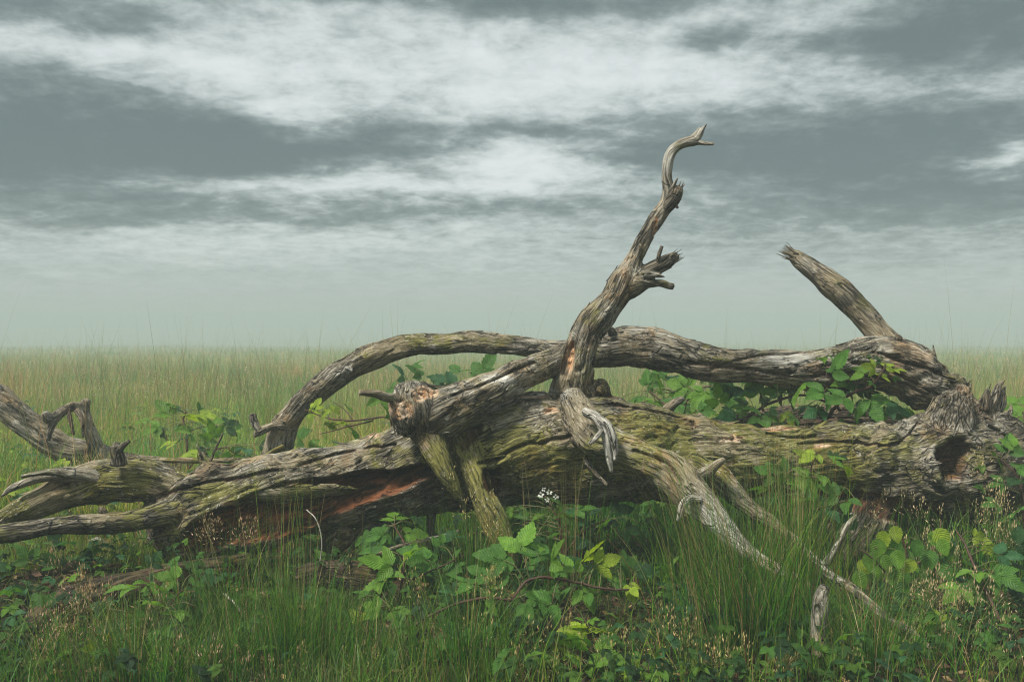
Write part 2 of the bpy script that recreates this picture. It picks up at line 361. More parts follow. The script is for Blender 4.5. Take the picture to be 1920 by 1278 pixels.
# ------------------------------------------------------------------ the fallen tree
# each limb: (part name, [(photo x, photo y, distance, radius px)...], moss, bleach)
TREE = [
 ('trunk', [(300,1002,4.22,52),(330,988,4.24,68),(400,966,4.27,82),(500,942,4.31,84),(600,920,4.35,80),(700,893,4.39,81),(800,868,4.42,86),
            (900,856,4.45,97),(1000,836,4.47,106),(1100,834,4.49,100),(1200,843,4.51,86),(1300,856,4.53,78),(1400,859,4.55,69),
            (1500,858,4.57,66),(1600,864,4.59,71),(1700,872,4.60,82),(1770,868,4.60,92),(1850,868,4.62,88),(1905,868,4.66,66)], .25, .15),
 ('branch', [(350,935,4.26,48),(318,915,4.24,38),(270,902,4.22,38),(200,899,4.20,38),(130,915,4.15,33),(70,940,4.1,26),(0,974,4.05,16),(-70,1006,4.0,12)], .45, .15),
 ('branch', [(345,960,4.14,36),(300,966,4.06,24),(250,974,4.00,19),(180,980,3.94,19),(90,990,3.88,18),(0,1001,3.84,17),(-80,1008,3.8,16)], .35, .1),
 # big diagonal limb crossing the trunk, with its broken knot
 ('branch', [(790,800,4.22,40),(830,777,4.20,42),(868,760,4.22,39),(935,727,4.30,33),(1000,697,4.40,28),(1050,672,4.48,27),(1095,648,4.60,24)], .2, .25),
 ('broken_knot', [(775,806,4.2,30),(778,775,4.17,44),(776,756,4.18,41),(812,752,4.26,24)], .0, .45),
 ('branch', [(790,790,4.2,34),(808,835,4.15,25),(828,872,4.11,19),(847,908,4.10,13),(866,945,4.10,4)], .45, .05),
 ('branch', [(870,840,4.26,34),(884,880,4.20,25),(900,921,4.16,24),(922,968,4.12,25),(942,1020,4.08,23),(955,1070,4.05,20)], .9, .0),
 # upright limb
 ('upright_limb', [(1075,760,4.50,44),(1075,712,4.46,36),(1086,665,4.45,30),(1100,625,4.45,29),(1118,596,4.45,30),(1148,559,4.46,26),(1173,524,4.46,27),(1187,494,4.46,20),
             (1207,453,4.47,16),(1230,411,4.48,14.5),(1249,382,4.48,14),(1253,356,4.48,12),(1249,331,4.48,10),(1252,301,4.48,10.5),(1263,280,4.47,9.5),(1281,268,4.46,9),(1304,263,4.46,10)], .1, .5),
 ('broken_stub', [(1178,530,4.46,24),(1203,515,4.46,17),(1228,501,4.47,14),(1252,488,4.48,13),(1270,478,4.48,9)], .1, .1),
 ('broken_stub', [(1172,538,4.45,24),(1203,527,4.43,19),(1225,530,4.42,10)], .0, .4),
 ('broken_stub', [(1240,398,4.48,13),(1258,377,4.46,13),(1270,358,4.46,11),(1276,350,4.46,6)], .0, .2),
 # limb arching behind
 ('arched_limb', [(488,1010,5.15,30),(500,930,5.12,28),(516,852,5.10,27),(531,800,5.08,23),(556,768,5.06,20),(594,736,5.04,22),(635,705,5.02,24),(672,683,5.0,24),(713,664,4.98,22),
             (775,646,4.96,20),(838,644,4.95,18.5),(900,641,4.95,20),(960,646,4.94,20),(1020,656,4.93,19),(1080,664,4.92,26),(1140,653,4.90,36),(1200,648,4.88,36),(1260,662,4.86,36),
             (1330,679,4.84,35),(1400,685,4.83,34),(1480,689,4.82,34),(1560,691,4.81,42),(1620,687,4.80,49),(1680,690,4.79,52),(1740,713,4.78,47),(1785,726,4.77,38),(1806,712,4.78,24)], .1, .25),
 ('arched_limb', [(1740,725,4.78,38),(1790,765,4.72,40),(1830,810,4.68,50)], .0, .0),
 ('broken_branch', [(1690,672,4.86,26),(1652,630,4.92,23),(1620,590,4.96,24),(1583,556,5.0,23),(1545,521,5.04,21),(1504,491,5.08,17),(1486,476,5.1,12)], .1, .2),
 # limb lying over the trunk and running down to the grass
 ('branch', [(1066,735,4.30,22),(1076,758,4.28,27),(1096,795,4.23,33),(1124,828,4.18,34),(1180,850,4.10,30),(1250,878,4.03,33),(1293,918,3.97,31),(1335,965,3.92,26),(1375,1008,3.87,18),
             (1420,1045,3.82,13),(1490,1085,3.75,10),(1530,1110,3.7,8)], .0, .75),
 ('branch', [(1290,868,4.12,24),(1344,896,4.08,23),(1391,940,4.04,19),(1438,975,4.0,14),(1500,1022,3.86,9),(1560,1080,3.7,9),(1600,1104,3.56,9.5),(1660,1156,3.42,9),(1705,1182,3.32,8),(1745,1216,3.25,6)], .1, .45),
 # torn root plate
 ('root', [(1772,812,4.52,58),(1788,775,4.50,42),(1800,745,4.50,26),(1806,724,4.50,13)], .0, .2),
 ('root', [(1835,812,4.62,52),(1848,775,4.62,26),(1858,748,4.62,17)], .0, .15),
 ('root', [(1850,830,4.60,55),(1890,810,4.58,32),(1925,835,4.55,28),(1960,880,4.5,22)], .1, .2),
 ('root', [(1700,890,4.58,60),(1655,940,4.55,46),(1615,985,4.52,50),(1575,1035,4.5,48),(1555,1090,4.5,40)], .0, .05),
 ('root', [(1800,900,4.62,70),(1840,950,4.6,60),(1870,1010,4.6,50)], .2, .0),
 ('root', [(1105,755,4.5,40),(1112,738,4.48,34),(1104,722,4.47,32)], .2, .1),
]
# thin raw pieces appended to the tree as parts of their own
TREE_TWIGS = [
 ('twig', [(745,748,4.12,9),(720,743,4.08,8),(700,738,4.05,6.5),(675,735,4.02,5.5)], .0, .8),
 ('twig', [(222,872,4.10,15),(221,852,4.09,10),(219,836,4.09,9),(222,830,4.09,5)], .1, .5),
 ('twig', [(222,846,4.08,6),(232,834,4.08,5),(243,826,4.08,3)], .0, .1),
 ('twig', [(1304,263,4.46,9),(1313,248,4.46,6),(1319,240,4.46,3),(1325,233,4.46,.8)], .0, .9),
 ('twig', [(1298,264,4.46,7),(1316,268,4.45,4.5),(1338,270,4.44,2.5)], .0, .8),
 ('twig', [(1300,258,4.47,6),(1309,246,4.47,4),(1312,238,4.47,1.2)], .0, .9),
 ('twig', [(1233,494,4.45,4),(1235,480,4.44,3.6),(1242,462,4.44,3)], .0, .0),
 ('twig', [(1215,531,4.42,9),(1238,532,4.41,7),(1263,537,4.40,5)], .1, .3),
 ('twig', [(1210,518,4.40,6),(1230,516,4.38,4),(1246,519,4.38,1)], .0, .9),
 ('twig', [(1205,512,4.41,6),(1222,511,4.40,4),(1240,513,4.40,1)], .0, .8),
 ('twig', [(1252,368,4.47,5),(1262,348,4.45,3.5),(1271,334,4.45,.8)], .0, .7),
 ('twig', [(1262,380,4.45,5),(1271,390,4.44,2.5)], .0, .2),
 ('twig', [(1266,370,4.45,5),(1277,374,4.44,2)], .0, .2),
 ('twig', [(548,800,5.06,12),(525,796,5.02,9),(505,800,5.0,7),(488,808,4.98,8),(477,816,4.98,4)], .0, .5),
 ('twig', [(488,806,4.98,6),(478,796,4.98,7),(474,776,4.98,6)], .0, .1),
 ('twig', [(655,694,4.95,9),(648,690,4.93,6)], .0, 1.),
 ('twig', [(1150,626,4.84,9),(1143,618,4.80,7),(1137,614,4.78,4)], .0, .5),
 ('twig', [(768,640,4.96,2),(755,628,4.95,1.5)], .0, .0),
 ('twig', [(1683,645,4.76,8),(1684,632,4.74,7)], .0, .0),
 ('twig', [(1096,770,4.10,8),(1118,782,4.06,9),(1131,803,4.03,8),(1138,830,4.01,7),(1142,858,4.0,6),(1146,884,4.0,4)], .0, 1.),
 ('twig', [(1120,782,4.05,7),(1138,795,4.02,8),(1150,822,4.0,7),(1154,845,4.0,5),(1152,863,4.0,3)], .0, 1.),
 ('twig', [(1128,806,4.01,5),(1117,820,3.98,5),(1106,832,3.96,3.5)], .0, .9),
 ('twig', [(1310,935,3.9,9),(1290,938,3.87,8),(1277,952,3.85,7),(1271,976,3.84,3.5)], .0, 1.),
 ('twig', [(1312,892,4.05,12),(1332,880,4.0,10),(1350,866,3.97,7),(1358,861,3.97,5)], .1, .5),
 ('twig', [(1088,848,4.30,7),(1098,862,4.25,6),(1115,884,4.19,5),(1138,908,4.12,3)], .0, .3),
 ('twig', [(1858,765,4.6,12),(1866,742,4.6,9),(1872,725,4.6,6),(1884,713,4.6,1)], .0, .3),
 ('twig', [(1848,768,4.58,10),(1850,745,4.57,8),(1852,728,4.57,2)], .0, .2),
 ('twig', [(1868,778,4.62,12),(1876,755,4.62,10),(1880,735,4.62,5),(1886,722,4.62,1)], .0, .4),
 ('twig', [(1880,790,4.6,12),(1894,770,4.6,5),(1896,758,4.6,1)], .0, .2),
 ('twig', [(200,905,4.16,14),(150,893,4.10,14),(100,890,4.07,12),(60,899,4.05,9),(25,914,4.03,7),(2,930,4.02,2)], .0, .85),
 ('twig', [(140,888,4.02,9),(90,884,3.99,6),(40,893,3.97,3)], .1, .3),
 ('twig', [(195,962,3.97,8),(188,955,3.95,5)], .0, .0),
 ('twig', [(812,935,4.4,9),(810,970,4.38,8),(806,1030,4.36,8)], .0, .0),
]
SPL = [ # splinters at broken ends: which part index, end point, direction point, radius px, count
 (13,(1484,474,5.09),(1466,464,5.1),14,16),(13,(1515,497,5.07),(1480,466,5.09),15,10),(8,(1266,480,4.48),(1277,473,4.48),11,9),(10,(1272,358,4.46),(1278,342,4.45),11,9),
 (4,(800,735,4.22),(826,742,4.22),22,8),(9,(1215,520,4.41),(1240,524,4.4),14,8),(17,(1858,752,4.62),(1872,725,4.6),15,9),(16,(1806,730,4.5),(1812,716,4.5),12,4)]

def inpoly(x, y, P):
    P = np.asarray(P, float); ins = np.zeros(len(x), bool); D = np.full(len(x), 1e9)
    for i in range(len(P)):
        x1, y1 = P[i - 1]; x2, y2 = P[i]
        cnd = ((y1 > y) != (y2 > y)) & (x < (x2 - x1) * (y - y1) / (y2 - y1 + 1e-9) + x1); ins ^= cnd
        t = np.clip(((x - x1) * (x2 - x1) + (y - y1) * (y2 - y1)) / ((x2 - x1)**2 + (y2 - y1)**2 + 1e-9), 0, 1)
        D = np.minimum(D, np.hypot(x - x1 - t * (x2 - x1), y - y1 - t * (y2 - y1)))
    return np.where(ins, D, -D)
CAV_T = [(326,1030),(343,996),(365,977),(402,959),(440,946),(490,928),(560,906),(609,893),(677,884),(752,877),(806,868)]
CAV_B = [(815,893),(771,912),(709,938),(646,960),(600,982),(560,1000),(490,1013),(427,1026),(370,1038)]

def band_normals(V, Q):
    n = np.cross(V[Q[:, 2]] - V[Q[:, 0]], V[Q[:, 3]] - V[Q[:, 1]]); out = np.zeros_like(V)
    for k in range(4):
        for a in range(3): out[:, a] += np.bincount(Q[:, k], n[:, a], len(V))
    return unit(out)
def lap(E, n, X, it, lam=.5, w=None):
    deg = np.bincount(E.ravel(), minlength=n).astype(float)
    X = X.copy(); flat = X.ndim == 1
    if flat: X = X[:, None]
    for _ in range(it):
        A = np.stack([np.bincount(E[:, 0], X[E[:, 1], a], n) + np.bincount(E[:, 1], X[E[:, 0], a], n) for a in range(X.shape[1])], 1) / np.maximum(deg, 1)[:, None]
        d = lam * (A - X)
        X = X + (d if w is None else d * w[:, None])
    return X[:, 0] if flat else X

def fuse(limbs, voxel, seed, sm=5):
    """overlapping tapered limbs -> one skin; returns V, Q, E, limb id, gc, radius, T"""
    bag = Bag(); SM = []
    for i, (_, pts, *_r) in enumerate(limbs):
        C, R = limb_samples(pts, .02)
        V, Q, g = tube(C, R, 22, seed + i * 1.31, .16); bag.add(V, Q, g)
        T, A, B = frames(C); s = np.concatenate([[0], np.cumsum(np.linalg.norm(np.diff(C, axis=0), axis=1))]) + i * 7.7 + seed
        SM.append((C, R, T, A, B, s, np.full(len(C), i)))
    C, R, T, A, B, s, L = [np.concatenate([q[k] for q in SM]) for k in range(7)]
    o = bag.build('tmp', M_WOOD); md = o.modifiers.new('r', 'REMESH'); md.mode = 'VOXEL'; md.voxel_size = voxel; md.adaptivity = 0
    dg = bpy.context.evaluated_depsgraph_get(); me = bpy.data.meshes.new_from_object(o.evaluated_get(dg), depsgraph=dg)
    n = len(me.vertices); V = np.empty(n * 3, np.float32); me.vertices.foreach_get('co', V); V = V.reshape(-1, 3).astype(float)
    Q = np.empty(len(me.loops), np.int32); me.loops.foreach_get('vertex_index', Q); Q = Q.reshape(-1, 4)
    E = np.empty(len(me.edges) * 2, np.int32); me.edges.foreach_get('vertices', E); E = E.reshape(-1, 2)
    om = o.data; bpy.data.objects.remove(o); bpy.data.meshes.remove(om); bpy.data.meshes.remove(me)
    V = lap(E, n, V, sm)
    idx = np.empty(n, np.int64); Cf = C.astype(np.float32); c2 = (Cf**2).sum(1)
    for a in range(0, n, 20000):
        P = V[a:a + 20000].astype(np.float32)
        d = np.sqrt(np.maximum((P**2).sum(1)[:, None] + c2[None] - 2 * P @ Cf.T, 0)) - R[None].astype(np.float32)
        idx[a:a + 20000] = d.argmin(1)
    D = V - C[idx]
    ds = (D * T[idx]).sum(1); u = (D * A[idx]).sum(1); v = (D * B[idx]).sum(1); ss_ = s[idx] + ds
    tw = ss_ * .9; u, v = u * np.cos(tw) - v * np.sin(tw), u * np.sin(tw) + v * np.cos(tw)
    Li = L[idx].astype(int); k_ = int(L.max()) + 1
    if k_ > 1: Li = lap(E, n, np.eye(k_)[Li], 14).argmax(1)
    return V, Q, E, Li, np.stack([ss_, u, v], 1), R[idx], T[idx]

def bark_disp(gc, r, amp=1.):
    low = fbm(gc * [1.6, 7, 7], 2) * .10 * np.minimum(r, .2)
    ridg = (0.5 - np.abs(perlin(gc * [5, 34, 34] + 3.1))) * .008
    fine = perlin(gc * [11, 75, 75]) * .0030
    ck = perlin(gc * [1.9, 17, 17] + 9.2); gate = smooth(perlin(gc * [1.2, 5, 5] + 4), -.05, .25)
    ck = -np.exp(-(ck / .05)**2) * .013 * gate
    k = np.clip(r / .08, .25, 1)
    return (low + (ridg + fine + ck) * k) * amp

def plate(c0, t, nrm, Lg, Wd, lift, rs, gc0):
    """a curled sliver of bark, fast at one end and lifting at the other"""
    sd = unit(np.cross(t, nrm)); nl, nw = 7, 4; a = np.linspace(-.5, .5, nl); w = np.linspace(-.5, .5, nw)
    prof = (1 - np.abs(a * 2)**rs.uniform(1.6, 5)) * rs.uniform(.75, 1.2, nl) + .10
    A, Wg = np.meshgrid(a, w, indexing='ij'); Wg = Wg * prof[:, None]
    Aj = A + rs.normal(size=A.shape) * .022
    up = lift * np.clip(A + .35, 0, 1)**1.5 - .10 * Wd * (Wg * 2)**2 + .0018
    P = c0 + t * (Aj * Lg)[..., None] + sd * (Wg * Wd)[..., None] + nrm * up[..., None]
    Pb = P - nrm * .0035; V = np.concatenate([P.reshape(-1, 3), Pb.reshape(-1, 3)]); n = nl * nw
    i = np.arange(n).reshape(nl, nw); f = [np.stack([i[:-1, :-1], i[1:, :-1], i[1:, 1:], i[:-1, 1:]], -1).reshape(-1, 4)]; f.append(f[0][:, ::-1] + n)
    for e in (i[:, 0], i[::-1, -1], i[-1, :], i[0, ::-1]): f.append(np.stack([e[:-1], e[:-1] + n, e[1:] + n, e[1:]], -1))
    g = np.stack([(gc0[0] + A * Lg).ravel(), gc0[1] + (Wg * Wd).ravel(), np.full(n, gc0[2])], 1)
    return V, np.concatenate(f), np.vstack([g, g + [0, 0, .004]])
def build_tree():
    V, Q, E, L, gc, r, T = fuse(TREE, .0070, .0)
    n = len(V); N0 = band_normals(V, Q)
    disp = bark_disp(gc, r)
    seam = np.zeros(n); e = L[E[:, 0]] != L[E[:, 1]]; seam[E[e].ravel()] = 1; seam = np.clip(lap(E, n, seam, 8) * 3, 0, 1)
    disp = lap(E, n, disp, 6, .6, seam)
    px, py = to_px(V); jx = fbm(gc * [9, 60, 60], 3) * 9; jy = fbm(gc * [5, 30, 30] + 5, 3) * 10
    front = (N0[:, 1] < .25)
    wm = np.zeros((n, 4))
    ms = np.array([q[2] for q in TREE]); bl = np.array([q[3] for q in TREE])
    wm[:, 1] = ms[L]; wm[:, 2] = bl[L]
    def blob(ch, x, y, sx, sy, w, sel=None):
        g = np.exp(-((px - x) / sx)**2 - ((py - y) / sy)**2) * w
        if sel is not None: g = g * np.isin(L, sel)
        wm[:, ch] += g
    for b in [(1,1280,830,190,55,.75),(1,1540,850,170,50,.5),(1,1400,850,120,50,.35),(1,1000,870,180,45,.55),(1,890,890,50,40,.6),(1,900,850,130,40,.3),(1,470,930,90,25,.6),(1,190,895,90,20,.5),(1,90,940,60,20,.4),(1,840,640,130,14,.7,[11]),
              (1,690,665,60,12,.5,[11]),(1,1100,690,30,60,.35),(1,1500,890,180,30,.3),
              (2,640,830,150,22,.6),(2,430,860,80,12,.3),(2,930,800,60,30,.3),(2,930,710,50,16,.9,[3]),(2,1000,735,50,14,1.),(2,1480,672,60,18,1.1,[11]),(2,1250,655,90,12,.5,[11]),(2,1190,620,40,8,.7,[11]),
              (2,1700,810,60,25,.3),(2,1250,290,40,40,.6),(2,1240,390,20,60,.4),(2,640,700,40,16,.7,[11]),(2,1320,990,60,60,.4),(2,1690,830,50,60,.35)]: blob(*b)
    # rotten opening along the left half of the trunk
    cav = CAV_T + CAV_B
    d = inpoly(px + jx * .9, py + jy * .9, cav); on = front & (L == 0)
    tx = np.array(CAV_T); bx = np.array(CAV_B[::-1])
    top = np.interp(px, tx[:, 0], tx[:, 1]); bot = np.interp(px, bx[:, 0], bx[:, 1])
    fr = np.clip((py - top) / np.maximum(bot - top, 8), 0, 1)
    carve = smooth(d, -2, 9) * (.10 * (1 - fr)**.9 + .020 + .028 * fbm(gc * [3, 26, 26], 3)) * on
    rot = smooth(d, -4, 4) * on
    # knot hole in the root burl, with a rolled lip
    ta = np.arctan2(py - 862, px - 1790); q = np.hypot((px - 1788 + jx * .9) / 34, (py - 862 + jy * .9) / 37) * (1 + .13 * np.sin(ta * 2 + 1) + .10 * np.sin(ta * 3 + .5) + .06 * np.sin(ta * 5)); hol = (L != 99) & front & (px > 1700) & (V[:, 1] < 4.62)
    carve += smooth(1.12 - q, 0, .45) * (.11 + .04 * fbm(gc * 40, 2)) * hol; rot = np.maximum(rot, smooth(1.05 - q, 0, .1) * hol * .6)
    disp += np.exp(-((q - 1.28) / .22)**2) * .026 * hol * smooth(-(px - 1800) - (py - 880) * .5, -20, 20)
    wm[:, 2] += np.exp(-((q - 1.22) / .13)**2) * .6 * hol * smooth(-(px - 1800) - (py - 880) * .5, -20, 20)
    # folds of wood flowing round the burl
    qq = np.hypot((px - 1800) / 1.15, (py - 850)); fold = np.exp(-((qq - 125) / 60)**2) * front * (px > 1600) * (px < 1800)
    disp += np.sin(qq * .24 + perlin(gc * 8) * 1.5) * .007 * fold
    # hollows: under the diagonal limb, behind its spike, on the small knot, rotten root
    for poly, dep, rt in [([(868,815),(880,800),(905,795),(900,815),(875,845),(860,850)], .05, .5), ([(905,880),(935,880),(945,915),(925,935),(905,915)], .06, .9),
                      ([(1018,768),(1040,762),(1045,780),(1020,782)], .02, .0), ([(1085,884),(1088,876),(1104,872),(1106,880)], .02, .6),
                      ([(112,901),(128,900),(128,912),(114,912)], .03, .8), ([(1048,700),(1062,650),(1076,640),(1078,680),(1066,712)], .03, .35),
                      ([(1560,920),(1640,925),(1780,945),(1740,1000),(1600,960)], .03, .85), ([(735,905),(815,895),(812,930),(730,945)], .0, .35),
                      ([(500,655+300),(560,655+300),(640,935),(650,950),(560,985)], .012, .9)]:
        dd = smooth(inpoly(px + jx * .6, py + jy * .6, poly), -2, 5) * front
        carve += dd * dep; rot = np.maximum(rot, dd * rt)
    # long splits in the wood
    for pts in [[(930,862),(985,834),(1010,832),(1070,818)],[(900,870),(930,862)],[(1335,690),(1420,668),(1480,664),(1505,660)],[(1290,680),(1340,684),(1500,705),(1560,700)],[(1130,758),(1250,775),(1300,795)],
                [(1500,832),(1560,826),(1660,836),(1700,822),(1722,795)],[(1440,812),(1480,820),(1530,818)],[(390,970),(430,948),(520,912),(600,898)],[(1120,740),(1180,745),(1260,762)],[(1860,800),(1890,815),(1905,830)],
                [(640,905),(720,892),(800,880)],[(300,930),(350,915),(420,900),(520,880)],[(850,740),(920,715),(1000,680)],[(1640,660),(1700,680),(1760,700),(1800,730)],[(1600,700),(1680,715),(1740,740)],
                [(1600,680),(1660,690),(1730,725),(1780,748)],[(560,870),(640,850),(740,835)],[(1345,930),(1380,975),(1420,1015)],[(1190,845),(1250,870),(1280,905)]]:
        X = catmull(np.array([[a, b, 0] for a, b in pts], float), 4.)
        dm = np.full(n, 1e9)
        near = (px > X[:, 0].min() - 12) & (px < X[:, 0].max() + 12) & front
        w = np.where(near)[0]
        if len(w):
            for xx in X: dm[w] = np.minimum(dm[w], np.hypot(px[w] - xx[0] + jx[w] * .25, py[w] - xx[1] + jy[w] * .35))
        g = np.exp(-(dm / 2.8)**2); carve += g * .034; rot = np.maximum(rot, g * .45)
    for x, y, sx, sy in [(752,768,25,17),(798,735,25,13),(785,745,10,8),(1032,772,15,9),(1070,668,8,32),(1362,822,20,4),(1462,803,36,4),(1384,822,14,5),(1540,835,16,6),(1000,742,26,5),(700,818,14,4),(430,945,14,5),(1230,430,6,26),(1380,818,10,3),(1375,868,12,3)]:
        g = np.exp(-(((px - x + jx * .7) / sx)**2 + ((py - y + jy * .7) / sy)**2)) * front
        wm[:, 3] = np.maximum(wm[:, 3], smooth(g, .25, .5)); carve += smooth(g, .3, .7) * .018 * (.6 + fbm(gc * 60, 2))
    wm[:, 0] = np.clip(rot, 0, 1); wm[:, 3] = np.clip(wm[:, 3], 0, 1); wm[:, 1:3] = np.clip(wm[:, 1:3], 0, 1.3)
    V2 = V + N0 * disp[:, None]
    inw = unit(np.stack([N0[:, 0] * .3, N0[:, 1] * .3 - .7, N0[:, 2] * .15], 1))
    V2 = V2 - inw * carve[:, None]
    # broken knot: flatten its face
    NN = band_normals(V2, Q)
    root = empty('fallen_tree', (0, 4.5, 0), 'huge fallen dead tree with rotten split trunk, upright limb and arching limb', 'fallen tree')
    Lf = L[Q]; Lf = np.where(Lf[:, 0] == Lf[:, 2], Lf[:, 0], Lf[:, 1])
    labels = {0: 'thick horizontal trunk with a rotten red-brown opening', 3: 'thick diagonal limb crossing the trunk', 4: 'burl snapped off to orange wood',
              6: 'mossy green branch propped in the grass', 7: 'upright limb twisting into the sky', 11: 'long limb arching behind the trunk', 13: 'bare limb pointing up to the left', 14: 'silvery torn limb running down into the rushes'}
    for i, q_ in enumerate(TREE):
        f = Q[Lf == i]
        if not len(f): continue
        uq, inv = np.unique(f, return_inverse=True); f2 = inv.reshape(-1, 4)
        P, G, WM, NR = V2[uq], gc[uq], wm[uq], NN[uq]
        for (pi, a, b, rp, cnt) in SPL:
            if pi != i: continue
            A0, B0 = at(*a), at(*b); rr = rp * a[2] / F; dr = unit(B0 - A0); rs = np.random.default_rng(i + cnt)
            for k in range(cnt):
                off = rs.normal(size=3); off -= dr * off.dot(dr); off = unit(off) * rr * rs.uniform(.2, .95)
                Ls = np.linalg.norm(B0 - A0) * rs.uniform(.5, 1.3); st = A0 + off - dr * .03
                Cc = np.array([st, st + dr * Ls * .5 + rs.normal(size=3) * .003, st + dr * (Ls + .03) + off * .3])
                Vt, Qt, Gt = tube(catmull(Cc, .01), np.linspace(rr * rs.uniform(.18, .34), .0012, len(catmull(Cc, .01))), 6, k * .7, .2, .6)
                f2 = np.concatenate([f2, Qt + len(P)]); P = np.vstack([P, Vt]); G = np.vstack([G, Gt]); WM = np.vstack([WM, np.tile([0, .1, .5, .0], (len(Vt), 1))])
                NR = np.vstack([NR, band_normals(Vt, Qt)])
        rs = np.random.default_rng(900 + i); free = uq[(wm[uq, 0] < .15) & (wm[uq, 3] < .2) & (NN[uq, 1] < .35) & (r[uq] > .03)]
        if len(free):
            extra = []
            for vi in rs.choice(free, int(len(free) / 330)):
                nr = unit(NN[vi]); t_ = unit(T[vi] - nr * T[vi].dot(nr)) * (1 if rs.random() < .5 else -1); t_ = unit(t_ + np.cross(nr, t_) * rs.normal() * .12)
                k_ = min(1., r[vi] / .12); extra.append((plate(V2[vi], t_, nr, rs.uniform(.03, .13) * (.35 + .65 * k_), rs.uniform(.008, .026) * (.4 + .6 * k_), rs.uniform(.002, .011) * k_, rs, gc[vi] + rs.normal(size=3) * .02), wm[vi] + [0, rs.normal() * .15, rs.normal() * .25, 0]))
            base = len(P); Vs, Fs, Gs, Ws = [P], [f2], [G], [WM]; Ns = [NR]
            for (v_, f_, g_), w_ in extra:
                Fs.append(f_ + base); base += len(v_); Vs.append(v_); Gs.append(g_); Ws.append(np.tile(np.clip(w_, 0, .75), (len(v_), 1))); Ns.append(band_normals(v_, f_))
            P, f2, G, WM, NR = np.vstack(Vs), np.concatenate(Fs), np.vstack(Gs), np.vstack(Ws), np.vstack(Ns)
        o = mesh_obj(q_[0], P, f2, M_WOOD, root, {'gc': G}, cols={'wm': WM}, normals=NR)
        if i in labels: o['label'] = labels[i]
    for i, (nm, pts, mo, bl_) in enumerate(TREE_TWIGS):
        C, R = limb_samples(pts, .012); b = Bag(); Vt, Qt, Gt = tube(C, R, 12, i * 1.9, .35)
        Vt = Vt + band_normals(Vt, Qt) * (perlin(Gt * [10, 130, 130]) * np.minimum(np.interp(np.arange(len(Vt)), [0, len(Vt)], [R[0], R[-1]]), .02) * .25)[:, None]
        b.add(Vt, Qt, Gt, [0, mo, bl_, 0]); b.build(nm, M_WOOD, root)
    # strip of bark bridging the rotten opening
    xs = np.linspace(425, 672, 60)
    t = (xs - 425) / 247
    tp = np.interp(xs, [425,450,500,560,615,655,672], [944,929,917,908,906,911,914]) + fbm(np.stack([xs*.05, xs*0, xs*0], 1), 3) * 3
    bt = np.interp(xs, [425,445,480,510,530,560,615,650,660,672], [949,946,940,940,946,936,930,926,921,918]) + fbm(np.stack([xs*.09, xs*0+3, xs*0], 1), 3) * 5
    m = 9; rows = []
    for layer in (0, 1):
        for j in range(m):
            k = j / (m - 1); y = tp * (1 - k) + bt * k
            Yf = np.interp(xs, [425, 672], [4.105, 4.165]) - .012 * np.sin(k * math.pi) + .022 * k + (.016 if layer else 0) - .004 * fbm(np.stack([xs*.03, xs*0+k*2, xs*0], 1), 3)
            rows.append(np.stack([at(a, b_, Y_) for a, b_, Y_ in zip(xs, y, Yf)]))
    R_ = np.array(rows); nx = len(xs); Vv = R_.reshape(-1, 3)
    idx = np.arange(2 * m * nx).reshape(2, m, nx); qs = []
    for la in (0, 1):
        a = idx[la]; f = np.stack([a[:-1, :-1], a[:-1, 1:], a[1:, 1:], a[1:, :-1]], -1).reshape(-1, 4); qs.append(f if la == 0 else f[:, ::-1])
    for a, b_ in ((idx[0, 0], idx[1, 0]), (idx[1, -1], idx[0, -1]), (idx[1, :, 0], idx[0, :, 0]), (idx[0, :, -1], idx[1, :, -1])):
        qs.append(np.stack([a[:-1], b_[:-1], b_[1:], a[1:]], -1))
    G = np.stack([Vv[:, 0], Vv[:, 2] * 1., Vv[:, 1]], 1)
    wmv = np.tile([0, .55, .45, 0.], (len(Vv), 1)); pxv, _ = to_px(Vv); wmv[:, 3] = np.exp(-((pxv - 436) / 9)**2) * .7
    o = mesh_obj('bark_strip', Vv, np.concatenate(qs), M_WOOD, root, {'gc': G}, cols={'wm': wmv}); o['label'] = 'loose strip of bark bridging the rotten opening'
build_tree()

# ------------------------------------------------------------------ other dead wood lying about
def dead_wood(name, label, cat, limbs, twigs=(), voxel=.007, group=None, mat=None):
    """limbs: (part, pts, moss, bleach)"""
    p0 = at(*limbs[0][1][len(limbs[0][1]) // 2][:3])
    root = empty(name, (p0[0], p0[1], float(ground_h(p0[0], p0[1]))), label, cat, group)
    V, Q, E, L, gc, r, T = fuse(limbs, voxel, len(label) * .37, 3)
    N0 = band_normals(V, Q); V = V + N0 * bark_disp(gc, r)[:, None]; NN = band_normals(V, Q)
    Lf = L[Q]; Lf = np.where(Lf[:, 0] == Lf[:, 2], Lf[:, 0], Lf[:, 1])
    for i, q_ in enumerate(limbs):
        f = Q[Lf == i]
        if not len(f): continue
        uq, inv = np.unique(f, return_inverse=True)
        wm = np.tile([q_[4] if len(q_) > 4 else 0, q_[2], q_[3], 0.], (len(uq), 1))
        mesh_obj(q_[0], V[uq], inv.reshape(-1, 4), mat or M_WOOD, root, {'gc': gc[uq]}, cols={'wm': wm}, normals=NN[uq])
    for i, (nm, pts, mo, bl_) in enumerate(twigs):
        C, R = limb_samples(pts, .012); b = Bag(); Vt, Qt, Gt = tube(C, R, 10, i * 1.3 + 5, .3); b.add(Vt, Qt, Gt, [0, mo, bl_, 0]); b.build(nm, M_WOOD, root)
    return root
